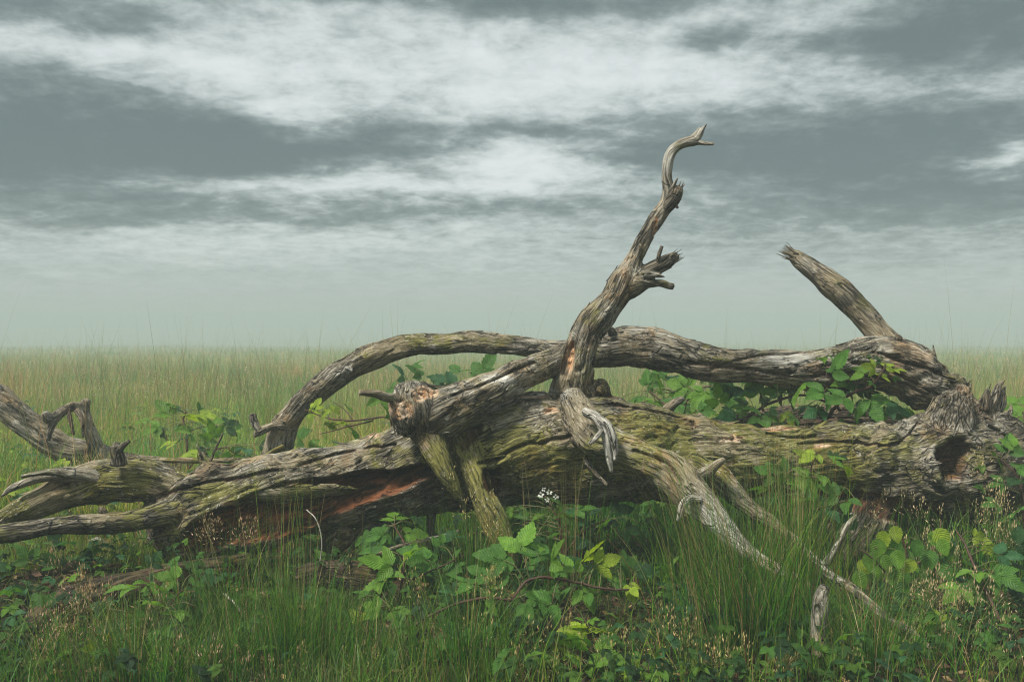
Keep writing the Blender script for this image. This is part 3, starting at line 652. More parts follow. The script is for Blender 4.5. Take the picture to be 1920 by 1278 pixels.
def stick(name, label, cat, pts, mo=0., bl_=.3, rot=0., group=None):
    C, R = limb_samples(pts, .012); b = Bag(); Vt, Qt, Gt = tube(C, R, 10, len(label) * .3, .3)
    Vt = Vt + band_normals(Vt, Qt) * (perlin(Gt * [8, 110, 110]) * .0025)[:, None]
    b.add(Vt, Qt, Gt, [rot, mo, bl_, 0]); return tag(b.build(name, M_WOOD), label, cat, group)

dead_wood('dead_branch', 'weathered grey fallen branch with whitened end sloping down into the meadow behind the tree', 'branch',
   [('main_stem', [(-30,735,6.2,24),(10,758,6.2,26),(60,800,6.2,25),(110,838,6.22,25),(160,855,6.25,24),(230,868,6.3,20),(300,872,6.35,15),(350,878,6.4,10)], .0, .35),
    ('side_branch', [(195,868,6.25,14),(180,838,6.22,13),(168,800,6.2,11),(160,770,6.2,9),(162,748,6.2,8)], .0, .4),
    ('side_branch', [(160,768,6.2,9),(140,762,6.15,9),(118,770,6.1,9),(104,782,6.08,10),(92,784,6.05,10),(82,775,6.03,8)], .0, .55)],
   [('twig', [(104,786,6.06,7),(96,805,6.05,5),(90,825,6.05,4)], .0, .1), ('twig', [(146,768,6.1,8),(155,785,6.08,6),(157,805,6.08,4),(155,820,6.08,2)], .0, .5),
    ('twig', [(128,772,6.1,4),(133,790,6.08,3.5),(138,815,6.08,3)], .0, .0), ('twig', [(140,762,6.12,5),(134,757,6.1,4)], 0., .6)])
dead_wood('rotting_log', 'dark rotting log half hidden under the brambles behind the right part of the trunk', 'log',
   [('log', [(1290,818,5.3,16),(1340,803,5.3,18),(1420,792,5.3,24),(1520,786,5.32,28),(1620,789,5.34,27),(1700,806,5.36,20),(1740,822,5.36,12)], .15, -.3, .3)],
   [('stub', [(1228,790,5.25,12),(1246,772,5.22,11),(1266,757,5.2,9),(1282,746,5.2,5)], .1, .5)])
dead_wood('rotting_log', 'sunken dark log at the lower left, half buried under the grass below the trunk', 'log',
   [('log', [(60,1190,3.5,38),(130,1148,3.58,42),(210,1116,3.68,38),(300,1090,3.8,33),(390,1072,3.92,30),(470,1064,4.02,26)], .3, -.5, .12)], mat=M_DARK)
dead_wood('rotting_log', 'short broken log end with exposed brown wood under the middle of the trunk', 'log',
   [('log', [(600,1040,4.35,20),(632,1012,4.3,24),(660,1000,4.3,20)], .3, .1, .25)],
   [('stub', [(650,1010,4.3,10),(700,985,4.34,8),(750,968,4.38,8),(795,954,4.42,7)], .4, .3)])
dead_wood('rotting_log', 'dark bark-covered log low in the grass left of the large-leaved bramble', 'log',
   [('log', [(560,1085,4.0,22),(630,1075,4.0,28),(700,1090,3.95,30),(760,1110,3.9,24)], .3, -.5, .12)], mat=M_DARK)
dead_wood('broken_stake', 'pale weathered stub of wood standing upright in the grass beside the rush tussock', 'stump',
   [('stub', [(1534,1230,3.12,15),(1537,1150,3.14,16),(1543,1112,3.16,14),(1549,1098,3.16,10)], .0, .7)])
stick('forked_twig', 'bent brown twig standing up at the foot of the rotten root', 'twig', [(1535,1085,3.75,8),(1550,1055,3.76,8),(1572,1020,3.78,6),(1590,985,3.8,5),(1605,966,3.8,3)], .1, .3)
stick('bare_twig', 'thin green twig lying along the trunk top before the arching limb foot', 'twig', [(300,862,4.75,5),(380,863,4.75,5),(450,862,4.76,5),(490,858,4.78,5),(515,845,4.8,5),(532,836,4.8,4)], .8, .1)
dead_wood('branch_stub', 'pale green forked branch stub poking up behind the left part of the trunk', 'stub',
   [('stub', [(430,905,4.6,14),(400,880,4.62,10),(380,860,4.64,9),(376,848,4.64,6)], .6, .3)],
   [('twig', [(392,870,4.63,3.5),(402,845,4.62,2.5),(418,812,4.62,1.8)], 0., 0.), ('twig', [(380,862,4.62,3),(374,845,4.6,2),(368,832,4.6,1.2)], .3, .2)], .005)
stick('bare_twig', 'long thin pinkish dry stem slanting down through the grass at the lower left', 'twig', [(420,1112,3.5,2),(445,1135,3.45,3),(470,1175,3.4,3.5),(500,1215,3.35,3.5),(530,1262,3.3,3.5)], 0., .9)
stick('bare_twig', 'curled white dry stem hanging in front of the rotten opening', 'twig', [(575,955,4.0,.8),(594,976,3.98,1.2),(603,1020,3.98,1.2),(596,1085,3.98,1.2)], 0., 1.)
stick('dry_stick', 'long dry stick lying in the undergrowth at the lower right edge', 'stick', [(1680,1205,3.5,5),(1760,1235,3.45,7),(1840,1225,3.45,8),(1925,1260,3.4,8)], 0., .8)
stick('dry_stick', 'pale thin stick lying among leaves below the dark stake under the trunk', 'stick', [(660,1062,4.1,4),(730,1030,4.12,4),(800,1012,4.14,4),(860,995,4.16,3)], .2, .7)
# white grey stone-like bleached chunk in the grass
stick('dead_chip', 'small white bleached wood chip in the grass below the left branches', 'wood chip', [(168,1015,4.9,3),(182,1012,4.9,5),(200,1017,4.9,3)], 0., 1.3)

# ------------------------------------------------------------------ plants: leaves
GREENS = {'bright': (.125, .255, .030), 'lime': (.26, .36, .035), 'mid': (.070, .175, .028), 'deep': (.024, .075, .018), 'blue': (.045, .140, .052)}
def leaflet(bag, base, d, nrm, L, Wd, colr, droop=.25, fold=.25, seed=0, nL=12, tooth=.10, tipw=.0):
    d = unit(d); nrm = unit(nrm - d * nrm.dot(d)); sd = np.cross(d, nrm)
    t = np.linspace(0, 1, nL + 1); prof = np.sin(np.pi * t**.80)**.78 * (1 - .22 * t); prof[0] = .06; prof[-1] = .015
    tooth_ = 1 + tooth * (np.arange(nL + 1) % 2 * 2 - 1); tooth_[-1] = 1
    acr = np.array([-1, -.5, 0, .5, 1.])
    w = prof[:, None] * acr[None] * Wd * .5; w[:, [0, 4]] *= tooth_[:, None]
    along = (t[:, None] * L - .12 * L * np.abs(acr)[None] * 0)
    pleat = .012 * L * np.sin(t[:, None] * 8 * 2 * np.pi - np.abs(acr)[None] * 3)
    up = fold * np.abs(w) - droop * L * t[:, None]**2 * .8 + pleat + .03 * L * np.sin(t[:, None] * 5 + seed)
    V = base + d * along[..., None] + sd * w[..., None] + nrm * up[..., None]
    m = nL + 1; i = np.arange(m - 1)[:, None] * 5; j = np.arange(4)[None]
    Q = np.stack([i + j, i + j + 1, i + j + 6, i + j + 5], -1).reshape(-1, 4)
    A = np.stack([np.repeat(t[:, None], 5, 1), np.tile(acr, (m, 1)), np.zeros((m, 5))], -1).reshape(-1, 3)
    bag.add(V.reshape(-1, 3), Q, A, np.array([*colr, 1.]))
def thin(bag, pts, r0, r1, colr, k=5):
    C = catmull(np.asarray(pts, float), .03); R = np.linspace(r0, r1, len(C)); V, Q, g = tube(C, R, k); bag.add(V, Q, g, np.array([*colr, 1.]))
def compound(lb, sb, base, d, nrm, L, colr, rs, k=3, stemc=(.10, .13, .04)):
    """bramble leaf: 3 or 5 toothed leaflets from one point"""
    d = unit(d); nrm = unit(nrm - d * nrm.dot(d)); sd = np.cross(d, nrm)
    angs = [0, 62, -62] if k == 3 else [0, 50, -50, 108, -108]
    for q, a in enumerate(angs):
        a_ = math.radians(a + rs.uniform(-9, 9)); dd = d * math.cos(a_) + sd * math.sin(a_)
        ln = L * (1. if q == 0 else (.86 if q < 3 else .62)) * rs.uniform(.9, 1.08); gap = .22 * L if q == 0 else .03 * L
        cc = np.array(colr) * rs.uniform(.86, 1.14)
        leaflet(lb, base + dd * gap, dd, nrm + rs.normal(size=3) * .16, ln, ln * rs.uniform(.60, .74), cc, rs.uniform(.1, .42), rs.uniform(.05, .4), rs.uniform(0, 6))
        if q == 0: thin(sb, [base, base + dd * gap], .0014, .0012, stemc, 4)
def near_on(path, p):
    i = np.argmin(np.linalg.norm(path - p, axis=1) + np.maximum(path[:, 2] - p[2], 0) * .6); return path[i]

def bramble(label, leaves, canes, seed, big=1., name='bramble', cat='bramble', k=None, group='brambles round the fallen tree', cane_col=(.055, .026, .018), fill=0, flowers=(), normal=(0, -.62, .80)):
    """leaves: (px,py,Y,leaflet px,colour); canes: list of [(px,py,Y,r px)]"""
    rs = np.random.default_rng(seed); lb, sb = Bag(), Bag(); paths = []
    for cpts in canes:
        C, R = limb_samples(cpts, .02); R = R * .72; C = C + np.cumsum(rs.normal(size=C.shape), 0) * .0012; V, Q, g = tube(C, R, 7, seed, .15); sb.add(V, Q, g, np.array([*cane_col, 1.])); paths.append(C)
        for t in range(int(len(C) * .5)):   # prickles
            i = rs.integers(1, len(C) - 1); dv = unit(rs.normal(size=3)) * (R[i] + .005); thin(sb, [C[i], C[i] + dv * .7, C[i] + dv], .0009, .0003, cane_col, 3)
    P = np.vstack(paths)
    lv = list(leaves)
    for _ in range(fill):
        a = leaves[rs.integers(len(leaves))]
        lv.append((a[0] + rs.normal() * 38, a[1] + rs.normal() * 20 + 14, a[2] + rs.uniform(.02, .25), a[3] * rs.uniform(.5, .85), 'mid' if rs.random() < .55 else 'deep'))
    for (px, py, Y, sz, cn) in lv:
        b = at(px, py, Y); gz = float(ground_h(b[0], b[1])); b[2] = max(b[2], gz + .03)
        L = sz * big * Y / F; nr = unit(np.array(normal) + rs.normal(size=3) * .34)
        az = rs.uniform(0, 2 * math.pi); d = np.array([math.cos(az), math.sin(az) * .7 - .25, rs.uniform(-.35, .25)])
        q = near_on(P, b)
        out = b - q; 
        if np.linalg.norm(out) > .02: d = d * .7 + unit(out) * .8
        if np.linalg.norm(out) < .45:
            midp = (q + b) / 2 + np.array([0, 0, .02]); thin(sb, [q, midp, b], .0018, .0013, (.11, .10, .04), 5)
        else:
            thin(sb, [np.array([b[0], b[1] + .03, gz]), b - [0, -.01, .05], b], .0018, .0013, (.11, .10, .04), 5)
        compound(lb, sb, b, d, nr, L, np.array(GREENS[cn]) * rs.uniform(.85, 1.15), rs, k or (5 if rs.random() < .25 else 3))
    b0 = P[P[:, 2].argmin()]
    root = empty(name, (b0[0], b0[1], float(ground_h(b0[0], b0[1]))), label, cat, group)
    sb.build('cane', M_STEM, root); lb.build('foliage', M_LEAF, root)
    for (px, py, Y, s) in flowers:
        fb = Bag(); c0 = at(px, py, Y)
        for q in range(5):
            a = q * 2 * math.pi / 5 + rs.random(); d = np.array([math.cos(a), -.25, math.sin(a)])
            leaflet(fb, c0 + d * .003, d, np.array([0, -1., .3]), s * Y / F, s * Y / F * .85, (.75, .76, .74), .1, .1, 0, 4, 0)
        fb.build('flower', M_SEED, root)
    return root

# thicket behind the trunk on the right, three bushes
bramble('leafy bramble with a tall shoot before the thick end of the arching limb',
   [(1560,700,4.70,44,'mid'),(1590,720,4.72,40,'bright'),(1620,700,4.66,34,'bright'),(1545,735,4.7,46,'mid'),(1585,745,4.66,44,'mid'),(1630,748,4.68,46,'mid'),(1665,762,4.7,40,'blue'),(1600,770,4.72,36,'mid'),
    (1500,725,4.75,42,'bright'),(1640,690,4.6,24,'lime'),(1660,688,4.6,22,'lime'),(1650,706,4.6,26,'lime'),(1675,694,4.6,22,'lime'),(1535,768,4.7,34,'blue'),(1680,775,4.72,36,'mid'),(1610,732,4.72,42,'mid')],
   [[(1535,800,4.95,5),(1560,775,4.85,5),(1580,750,4.75,4),(1605,735,4.7,4),(1635,722,4.64,3.4),(1652,700,4.6,2.6),(1660,682,4.6,1.6)],[(1575,770,4.8,4),(1560,740,4.75,3),(1550,700,4.72,2)]], 1, k=3, fill=22)
bramble('spreading bramble under the middle of the thick half of the arching limb',
   [(1415,715,4.85,40,'mid'),(1440,705,4.84,40,'bright'),(1395,730,4.85,36,'blue'),(1460,735,4.86,44,'mid'),(1490,712,4.86,46,'mid'),(1520,700,4.8,44,'bright'),(1400,765,4.8,38,'mid'),(1380,785,4.78,36,'blue'),(1425,782,4.75,36,'mid'),
    (1470,775,4.8,28,'lime'),(1440,750,4.9,40,'mid'),(1350,755,4.9,36,'bright'),(1490,745,4.9,38,'mid')],
   [[(1330,812,5.0,4),(1380,795,4.95,4),(1425,770,4.9,4),(1470,752,4.86,3.5),(1520,745,4.85,3),(1560,760,4.9,3)],[(1430,770,4.9,3),(1425,735,4.87,2.4),(1415,715,4.85,1.6)]], 2, k=3, fill=26)
bramble('pale bramble seen through the gap under the arching limb beside the upright limb',
   [(1320,735,5.3,44,'bright'),(1290,725,5.4,42,'bright'),(1345,722,5.3,46,'mid'),(1240,735,5.5,38,'bright'),(1215,722,5.6,36,'mid'),(1275,758,5.3,34,'mid'),(1310,770,5.2,36,'mid'),(1255,710,5.6,32,'blue'),(1370,740,5.2,40,'mid'),
    (1345,778,5.1,34,'bright'),(1200,745,5.6,30,'mid'),(1225,755,5.5,30,'bright'),(1330,790,5.05,30,'mid')],
   [[(1290,900,5.3,4),(1290,820,5.3,4),(1285,770,5.3,3.6),(1300,735,5.35,3),(1345,720,5.3,2)],[(1285,800,5.3,3.5),(1250,765,5.4,3),(1215,735,5.6,2)]], 3, k=5, fill=30)
# behind, between the arch and the diagonal limb
bramble('bramble sprig with thin yellow-green shoots beside the snapped knot, under the arch',
   [(605,775,4.9,20,'lime'),(590,765,4.9,22,'lime'),(640,790,4.9,22,'lime'),(650,763,4.95,24,'bright'),(662,805,4.85,30,'mid'),(615,800,4.9,22,'lime'),(580,775,4.9,20,'lime'),(625,770,4.9,18,'lime'),(730,775,4.7,22,'mid')],
   [[(745,870,4.75,2.4),(735,800,4.72,2.4),(720,780,4.72,2.6),(660,786,4.8,2.4),(610,780,4.88,2),(570,765,4.9,1.2)],[(700,788,4.75,2),(650,802,4.82,1.8),(600,815,4.88,1)],[(660,786,4.8,1.5),(645,770,4.86,1.3),(622,755,4.9,1)]], 4, k=3)
bramble('broad-leaved bramble tops rising above the diagonal limb, in the gap under the arch',
   [(880,712,5.9,44,'mid'),(850,722,5.9,42,'blue'),(905,702,5.9,46,'mid'),(830,735,5.9,36,'blue'),(860,700,6.0,36,'mid'),(760,712,6.6,34,'blue'),(740,725,6.6,32,'mid'),(985,712,5.2,22,'blue'),(790,705,6.4,30,'mid'),(715,740,6.6,30,'bright')],
   [[(860,900,5.9,4),(862,800,5.9,4),(860,740,5.9,3.5),(880,712,5.9,2)],[(860,790,5.9,3),(800,750,6.3,2.5),(750,722,6.6,2)]], 5, k=3, fill=10)
bramble('bramble with yellow-green leaves in the meadow behind the left part of the trunk',
   [(345,780,6.2,40,'lime'),(320,778,6.2,38,'bright'),(375,775,6.2,34,'lime'),(395,795,6.1,32,'bright'),(300,800,6.2,30,'bright'),(360,815,6.0,36,'bright'),(400,820,6.0,34,'bright'),(430,845,5.6,40,'mid'),(460,840,5.6,34,'blue'),
    (410,860,5.5,30,'bright'),(330,830,6.1,30,'lime'),(280,785,6.4,30,'bright'),(370,850,5.6,28,'lime'),(560,822,5.4,32,'mid'),(580,838,5.4,28,'bright'),(535,845,5.4,26,'lime')],
   [[(350,990,6.1,3),(352,900,6.1,3),(350,830,6.1,3),(345,790,6.2,2.5),(350,770,6.2,2)],[(350,880,6.1,3),(390,850,5.9,2.5),(430,840,5.6,2)]], 6, k=3, fill=22)
# front
bramble('large-leaved bramble under the middle of the trunk, left of the mossy propped branch',
   [(765,1045,3.75,48,'bright'),(735,1060,3.7,46,'bright'),(800,1050,3.8,44,'mid'),(720,1085,3.7,52,'bright'),(830,1075,3.8,44,'mid'),(850,1050,3.85,36,'mid'),(700,1040,3.85,36,'mid'),(760,1000,4.0,32,'bright'),(740,975,4.1,32,'bright'),
    (722,1000,4.05,30,'mid'),(775,985,4.1,36,'deep'),(690,1010,4.1,30,'mid'),(850,1010,4.0,34,'blue'),(820,1020,4.0,30,'deep')],
   [[(740,1180,3.75,4),(750,1120,3.75,4),(760,1070,3.75,3.5),(765,1020,3.9,3),(745,980,4.05,2)],[(760,1090,3.75,3),(810,1065,3.78,2.5),(850,1045,3.82,2)]], 7, big=1.15, fill=16)
bramble('bramble with big toothed leaves on an arching red cane at the front centre',
   [(975,1035,3.45,56,'bright'),(945,1050,3.45,56,'mid'),(1010,1040,3.45,52,'mid'),(1035,1055,3.42,50,'bright'),(955,1075,3.42,50,'mid'),(1095,1050,3.5,46,'lime'),(1120,1058,3.5,40,'lime'),(1080,1070,3.48,44,'bright'),(1130,1075,3.5,36,'bright'),
    (1010,1125,3.35,50,'mid'),(1035,1130,3.35,54,'mid'),(985,1130,3.35,42,'mid'),(1090,1105,3.4,40,'bright'),(1105,1110,3.4,34,'mid'),(910,1080,3.45,38,'mid'),(885,1095,3.4,44,'mid'),(865,1110,3.4,42,'bright'),(900,1110,3.4,40,'mid'),(840,1115,3.4,38,'blue'),(1190,1110,3.4,26,'lime'),(1180,1098,3.4,24,'lime')],
   [[(700,1290,3.3,5),(760,1190,3.3,4.5),(830,1140,3.33,4),(900,1122,3.36,4),(960,1125,3.38,3.6)],[(960,1125,3.38,4),(985,1095,3.4,4),(1020,1085,3.42,4),(1070,1095,3.42,3.6),(1130,1108,3.4,3),(1180,1108,3.4,2)]], 8, big=1.0, fill=22)
bramble('young bramble with lime-green leaves at the bottom of the grass, centre right',
   [(1105,1175,3.2,46,'lime'),(1090,1185,3.2,40,'lime'),(1125,1182,3.2,40,'lime'),(1045,1210,3.15,30,'lime'),(1030,1228,3.15,30,'bright'),(1060,1225,3.15,32,'lime'),(1080,1215,3.15,46,'bright'),(1120,1222,3.15,48,'bright'),(1105,1245,3.1,44,'bright'),
    (1150,1240,3.1,36,'bright'),(1190,1255,3.05,52,'lime'),(1215,1258,3.05,44,'bright'),(1230,1222,3.1,32,'lime'),(1065,1262,3.05,36,'mid'),(1140,1268,3.05,34,'mid')],
   [[(1108,1290,3.15,3),(1106,1240,3.17,3),(1104,1190,3.2,2.5),(1100,1165,3.2,1.5)],[(1104,1260,3.15,2.5),(1060,1230,3.15,2),(1040,1205,3.15,1.5)],[(1220,1290,3.05,2.5),(1215,1250,3.05,2),(1230,1215,3.1,1.2)]], 9, fill=4)
bramble('white-flowered bramble in the shade under the middle of the trunk',
   [(1080,955,4.1,34,'mid'),(1060,970,4.1,34,'mid'),(1100,970,4.1,34,'blue'),(1020,965,4.15,34,'bright'),(990,975,4.15,32,'mid'),(1130,985,4.1,36,'mid'),(960,960,4.2,30,'bright'),(1050,1000,4.05,34,'mid'),(1000,1005,4.0,34,'deep'),(1150,960,4.2,40,'deep'),
    (1170,990,4.1,32,'deep'),(940,985,4.15,30,'mid'),(1095,1010,4.0,34,'deep'),(1210,985,4.15,34,'deep'),(1030,945,4.16,26,'deep'),(1015,936,4.16,18,'mid'),(1042,942,4.16,20,'mid')],
   [[(1060,1120,4.1,3),(1055,1040,4.1,3),(1050,980,4.12,2.6),(1030,935,4.15,1.8)],[(1055,1040,4.1,3),(1100,990,4.1,2.4),(1140,970,4.12,2)]], 10, fill=22, flowers=[(1030,922,4.1,5),(1014,927,4.12,5.5),(1042,931,4.1,4.5),(1026,936,4.12,4),(1020,917,4.12,3.5)])
bramble('bramble with glossy green leaves climbing before the trunk above the rush tussock',
   [(1530,850,4.2,34,'lime'),(1515,860,4.2,28,'lime'),(1580,870,4.2,32,'lime'),(1560,862,4.2,28,'bright'),(1475,885,4.15,36,'mid'),(1450,890,4.15,34,'mid'),(1520,895,4.15,42,'bright'),(1535,890,4.15,36,'bright'),(1490,905,4.15,34,'bright'),
    (1570,930,4.1,38,'mid'),(1590,938,4.1,34,'mid'),(1545,950,4.1,44,'blue'),(1575,962,4.1,44,'blue'),(1500,940,4.1,34,'mid'),(1465,930,4.15,36,'deep'),(1440,915,4.2,34,'mid'),(1520,965,4.1,34,'deep')],
   [[(1500,1090,4.15,3),(1505,1000,4.13,3),(1512,930,4.14,2.6),(1520,880,4.17,2),(1530,848,4.2,1.4)],[(1508,960,4.12,2.5),(1560,945,4.1,2.2),(1600,935,4.1,1.6)]], 11, k=3, fill=8)
bramble('bramble with broad leaves on a brown cane at the lower right edge',
   [(1830,1070,3.5,50,'bright'),(1865,1075,3.5,50,'mid'),(1800,1105,3.45,48,'bright'),(1840,1108,3.45,44,'mid'),(1870,1040,3.6,44,'blue'),(1895,1060,3.6,46,'deep'),(1905,1020,3.7,42,'deep'),(1845,1020,3.65,30,'lime'),(1825,1005,3.65,26,'lime'),(1860,1185,3.35,44,'mid'),
    (1820,1180,3.35,44,'mid'),(1835,1205,3.35,36,'blue'),(1765,1165,3.4,28,'lime'),(1772,1215,3.35,34,'bright'),(1700,1245,3.25,44,'mid'),(1740,1240,3.25,44,'mid'),(1720,1235,3.25,40,'bright'),(1900,1120,3.5,38,'deep'),(1880,1230,3.3,34,'mid')],
   [[(1925,1278,3.3,6),(1890,1190,3.35,6),(1855,1120,3.42,5),(1830,1070,3.5,4),(1810,1020,3.6,3),(1790,990,3.65,2)],[(1775,1290,3.3,3),(1768,1230,3.33,3),(1765,1175,3.38,2)]], 12, fill=12)
bramble('bramble sprays hanging over the torn root plate',
   [(1890,850,4.3,40,'mid'),(1905,880,4.25,40,'mid'),(1870,860,4.3,30,'bright'),(1900,845,4.3,36,'bright'),(1840,870,4.35,24,'bright'),(1915,900,4.2,44,'deep'),(1880,905,4.25,30,'mid'),(1920,780,4.9,44,'bright'),(1900,795,4.9,34,'mid'),(1915,760,5.0,36,'bright'),(1905,960,4.1,36,'mid'),(1870,945,4.15,30,'mid')],
   [[(1925,1080,4.2,3),(1915,980,4.22,3),(1905,900,4.25,2.5),(1870,860,4.3,1.8)],[(1915,960,4.2,2.5),(1925,850,4.5,2.5),(1912,765,4.95,2)]], 13, k=3, fill=10)
bramble('low bramble with toothed leaves in front of the sunken log at the lower left',
   [(255,1100,3.4,48,'bright'),(280,1095,3.4,44,'bright'),(330,1085,3.45,40,'bright'),(360,1098,3.4,34,'mid'),(300,1135,3.35,44,'bright'),(330,1145,3.35,40,'bright'),(275,1150,3.35,40,'mid'),(300,1180,3.3,40,'mid'),(255,1200,3.25,40,'mid'),(200,1140,3.45,36,'deep'),
    (180,1218,3.15,30,'lime'),(205,1210,3.15,32,'lime'),(230,1180,3.3,40,'deep'),(345,1170,3.3,34,'deep')],
   [[(270,1260,3.35,3),(285,1200,3.35,3),(300,1150,3.37,2.6),(280,1105,3.4,2)],[(290,1180,3.36,2.6),(330,1120,3.4,2),(355,1095,3.4,1.6)]], 14, k=3, fill=22)
bramble('scattered green bramble leaves at the left edge below the low branches',
   [(100,1075,3.9,36,'mid'),(112,1060,3.9,38,'mid'),(55,1050,4.0,34,'mid'),(40,1100,3.7,36,'blue'),(60,1110,3.7,38,'deep'),(80,1140,3.5,34,'mid'),(20,1180,3.4,36,'mid'),(10,1250,3.1,46,'blue'),(30,1262,3.1,44,'mid'),(90,1240,3.15,44,'bright'),(110,1230,3.15,36,'bright'),
    (130,1095,3.8,30,'bright'),(45,1215,3.2,34,'deep'),(150,1050,4.0,28,'deep'),(230,1030,4.3,34,'mid'),(90,1020,4.3,30,'mid')],
   [[(70,1290,3.4,3),(75,1200,3.5,3),(85,1120,3.7,2.6),(105,1070,3.88,2)],[(78,1180,3.5,2.6),(40,1130,3.6,2)]], 15, k=3, fill=22)
bramble('small bramble with round leaves between the dense fine tussock and the lime-leaved bramble',
   [(820,1215,3.2,40,'mid'),(800,1220,3.2,44,'mid'),(780,1190,3.25,34,'bright'),(675,1165,3.35,28,'lime'),(660,1185,3.3,32,'bright'),(650,1195,3.3,30,'mid'),(735,1145,3.4,34,'bright'),(710,1140,3.4,30,'bright'),(745,1240,3.1,36,'blue'),(760,1165,3.35,30,'mid'),(830,1170,3.3,34,'mid')],
   [[(770,1290,3.25,3),(775,1230,3.25,2.8),(770,1180,3.3,2.4),(740,1150,3.4,2)],[(773,1240,3.2,2),(700,1200,3.3,1.8),(670,1170,3.33,1.4)]], 16, k=3, fill=12)

# birch seedling with heart-shaped leaves under the root
def birch():
    rs = np.random.default_rng(40); lb, sb = Bag(), Bag()
    stems = [[(1690,1180,3.7,3),(1695,1110,3.68,2.6),(1700,1040,3.66,2.2),(1680,980,3.66,1.4)],[(1695,1110,3.68,2),(1640,1050,3.6,1.6),(1615,1030,3.6,1)],[(1698,1070,3.67,2),(1740,1040,3.7,1.5),(1760,1000,3.72,1.2),(1765,975,3.74,.8)],[(1697,1090,3.67,2),(1660,1040,3.62,1.2),(1640,1025,3.6,1)]]
    P = []
    for cpts in stems:
        C, R = limb_samples(cpts, .02); V, Q, g = tube(C, R, 6); sb.add(V, Q, g, np.array([.09, .05, .03, 1])); P.append(C)
    P = np.vstack(P)
    pts = [(1660,995,'lime'),(1650,1010,'bright'),(1675,985,'lime'),(1640,1060,'bright'),(1625,1035,'bright'),(1655,1040,'bright'),(1605,1070,'bright'),(1680,1030,'bright'),(1690,1015,'mid'),(1705,1030,'mid'),(1715,1050,'lime'),
           (1665,1065,'bright'),(1700,1070,'mid'),(1720,1010,'mid'),(1740,1000,'bright'),(1755,990,'lime'),(1762,1010,'bright'),(1775,1015,'mid'),(1635,1105,'mid'),(1655,1090,'deep'),(1690,1090,'mid'),(1730,1070,'mid'),(1760,1060,'mid'),(1610,1050,'lime'),(1745,1030,'mid'),(1650,1125,'mid'),(1700,1120,'deep'),(1740,1100,'mid')]
    for (x, y, cn) in pts:
        b = at(x, y, 3.62 + rs.uniform(-.06, .1)); q = near_on(P, b); thin(sb, [q, (q + b) / 2 + [0, 0, .01], b], .001, .0008, (.12, .12, .04), 4)
        L = rs.uniform(30, 46) * 3.6 / F
        leaflet(lb, b, np.array([rs.normal() * .5, -.3, -.8]), np.array([rs.normal() * .3, -1, .35 + rs.normal() * .2]), L, L * .86, np.array(GREENS[cn]) * rs.uniform(.85, 1.2), .15, .2, rs.uniform(0, 6), 12, .07)
    b0 = at(1690, 1180, 3.7); root = empty('birch_seedling', (b0[0], b0[1], float(ground_h(b0[0], b0[1]))), 'birch seedling with small heart-shaped green leaves in front of the rotten root', 'seedling')
    sb.build('stem', M_STEM, root); lb.build('foliage', M_LEAF, root)
birch()

# ------------------------------------------------------------------ grasses
def blades(bag, P, Hh, Wd, az, bend, colr, segs=4, tipcol=None, tipk=.35):
    """P (n,3); Hh, Wd, az, bend (n,), colr (n,3)"""
    n = len(P); t = np.linspace(0, 1, segs + 1)
    dirv = np.stack([np.cos(az), np.sin(az), 0 * az], 1)
    fa = rng.uniform(0, 2 * math.pi, n); sd = np.stack([np.cos(fa), np.sin(fa), 0 * fa], 1)
    ang = bend[:, None] * t[None]**1.1                      # lean angle grows up the blade
    dl = Hh[:, None] / segs
    dx = np.concatenate([np.zeros((n, 1)), np.cumsum(np.sin(ang[:, 1:]) * dl, 1)], 1)
    dz = np.concatenate([np.zeros((n, 1)), np.cumsum(np.cos(ang[:, 1:]) * dl, 1)], 1)
    C = P[:, None] + dirv[:, None] * dx[..., None]; C[..., 2] += dz
    w = (Wd[:, None] * (1 - t[None]**2.2 * .93) * .5)[..., None]
    V = np.stack([C - sd[:, None] * w, C + sd[:, None] * w], 2).reshape(-1, 3)
    k = 2 * (segs + 1); i = (np.arange(n) * k)[:, None]; j = (np.arange(segs) * 2)[None]
    Q = np.stack([i + j, i + j + 1, i + j + 3, i + j + 2], -1).reshape(-1, 4)
    cc = np.repeat(colr[:, None], segs + 1, 1)
    if tipcol is not None: cc = cc * (1 - (t**3)[None, :, None] * tipk) + tipcol[:, None] * (t**3)[None, :, None] * tipk
    cc = np.repeat(cc, 2, 1).reshape(-1, 3); cc = np.concatenate([cc, np.ones((len(cc), 1))], 1)
    bag.add(V, Q, None, cc)
def gcol(n, kinds, probs):
    k = rng.choice(len(kinds), n, p=np.array(probs) / sum(probs)); c_ = np.array(kinds)[k] * rng.uniform(.75, 1.3, (n, 1)); return c_
G1, G2, G3 = (.048, .165, .007), (.125, .235, .012), (.016, .068, .007)
ST, ST2, RU = (.34, .27, .14), (.24, .21, .09), (.20, .095, .04)
def wood_clear(x, y):
    """keep blades out of the body of the main trunk"""
    return ~((y > 4.28) & (y < 4.72) & (x > -1.35) & (x < 2.3) & (rng.random(len(x)) < .6))
def scatter(n, y0, y1, spread=.56, pad=.25, power=1.):
    u = rng.random(n); y = (y0**power + u * (y1**power - y0**power))**(1 / power); x = rng.uniform(-1, 1, n) * (y * spread + pad); return x, y
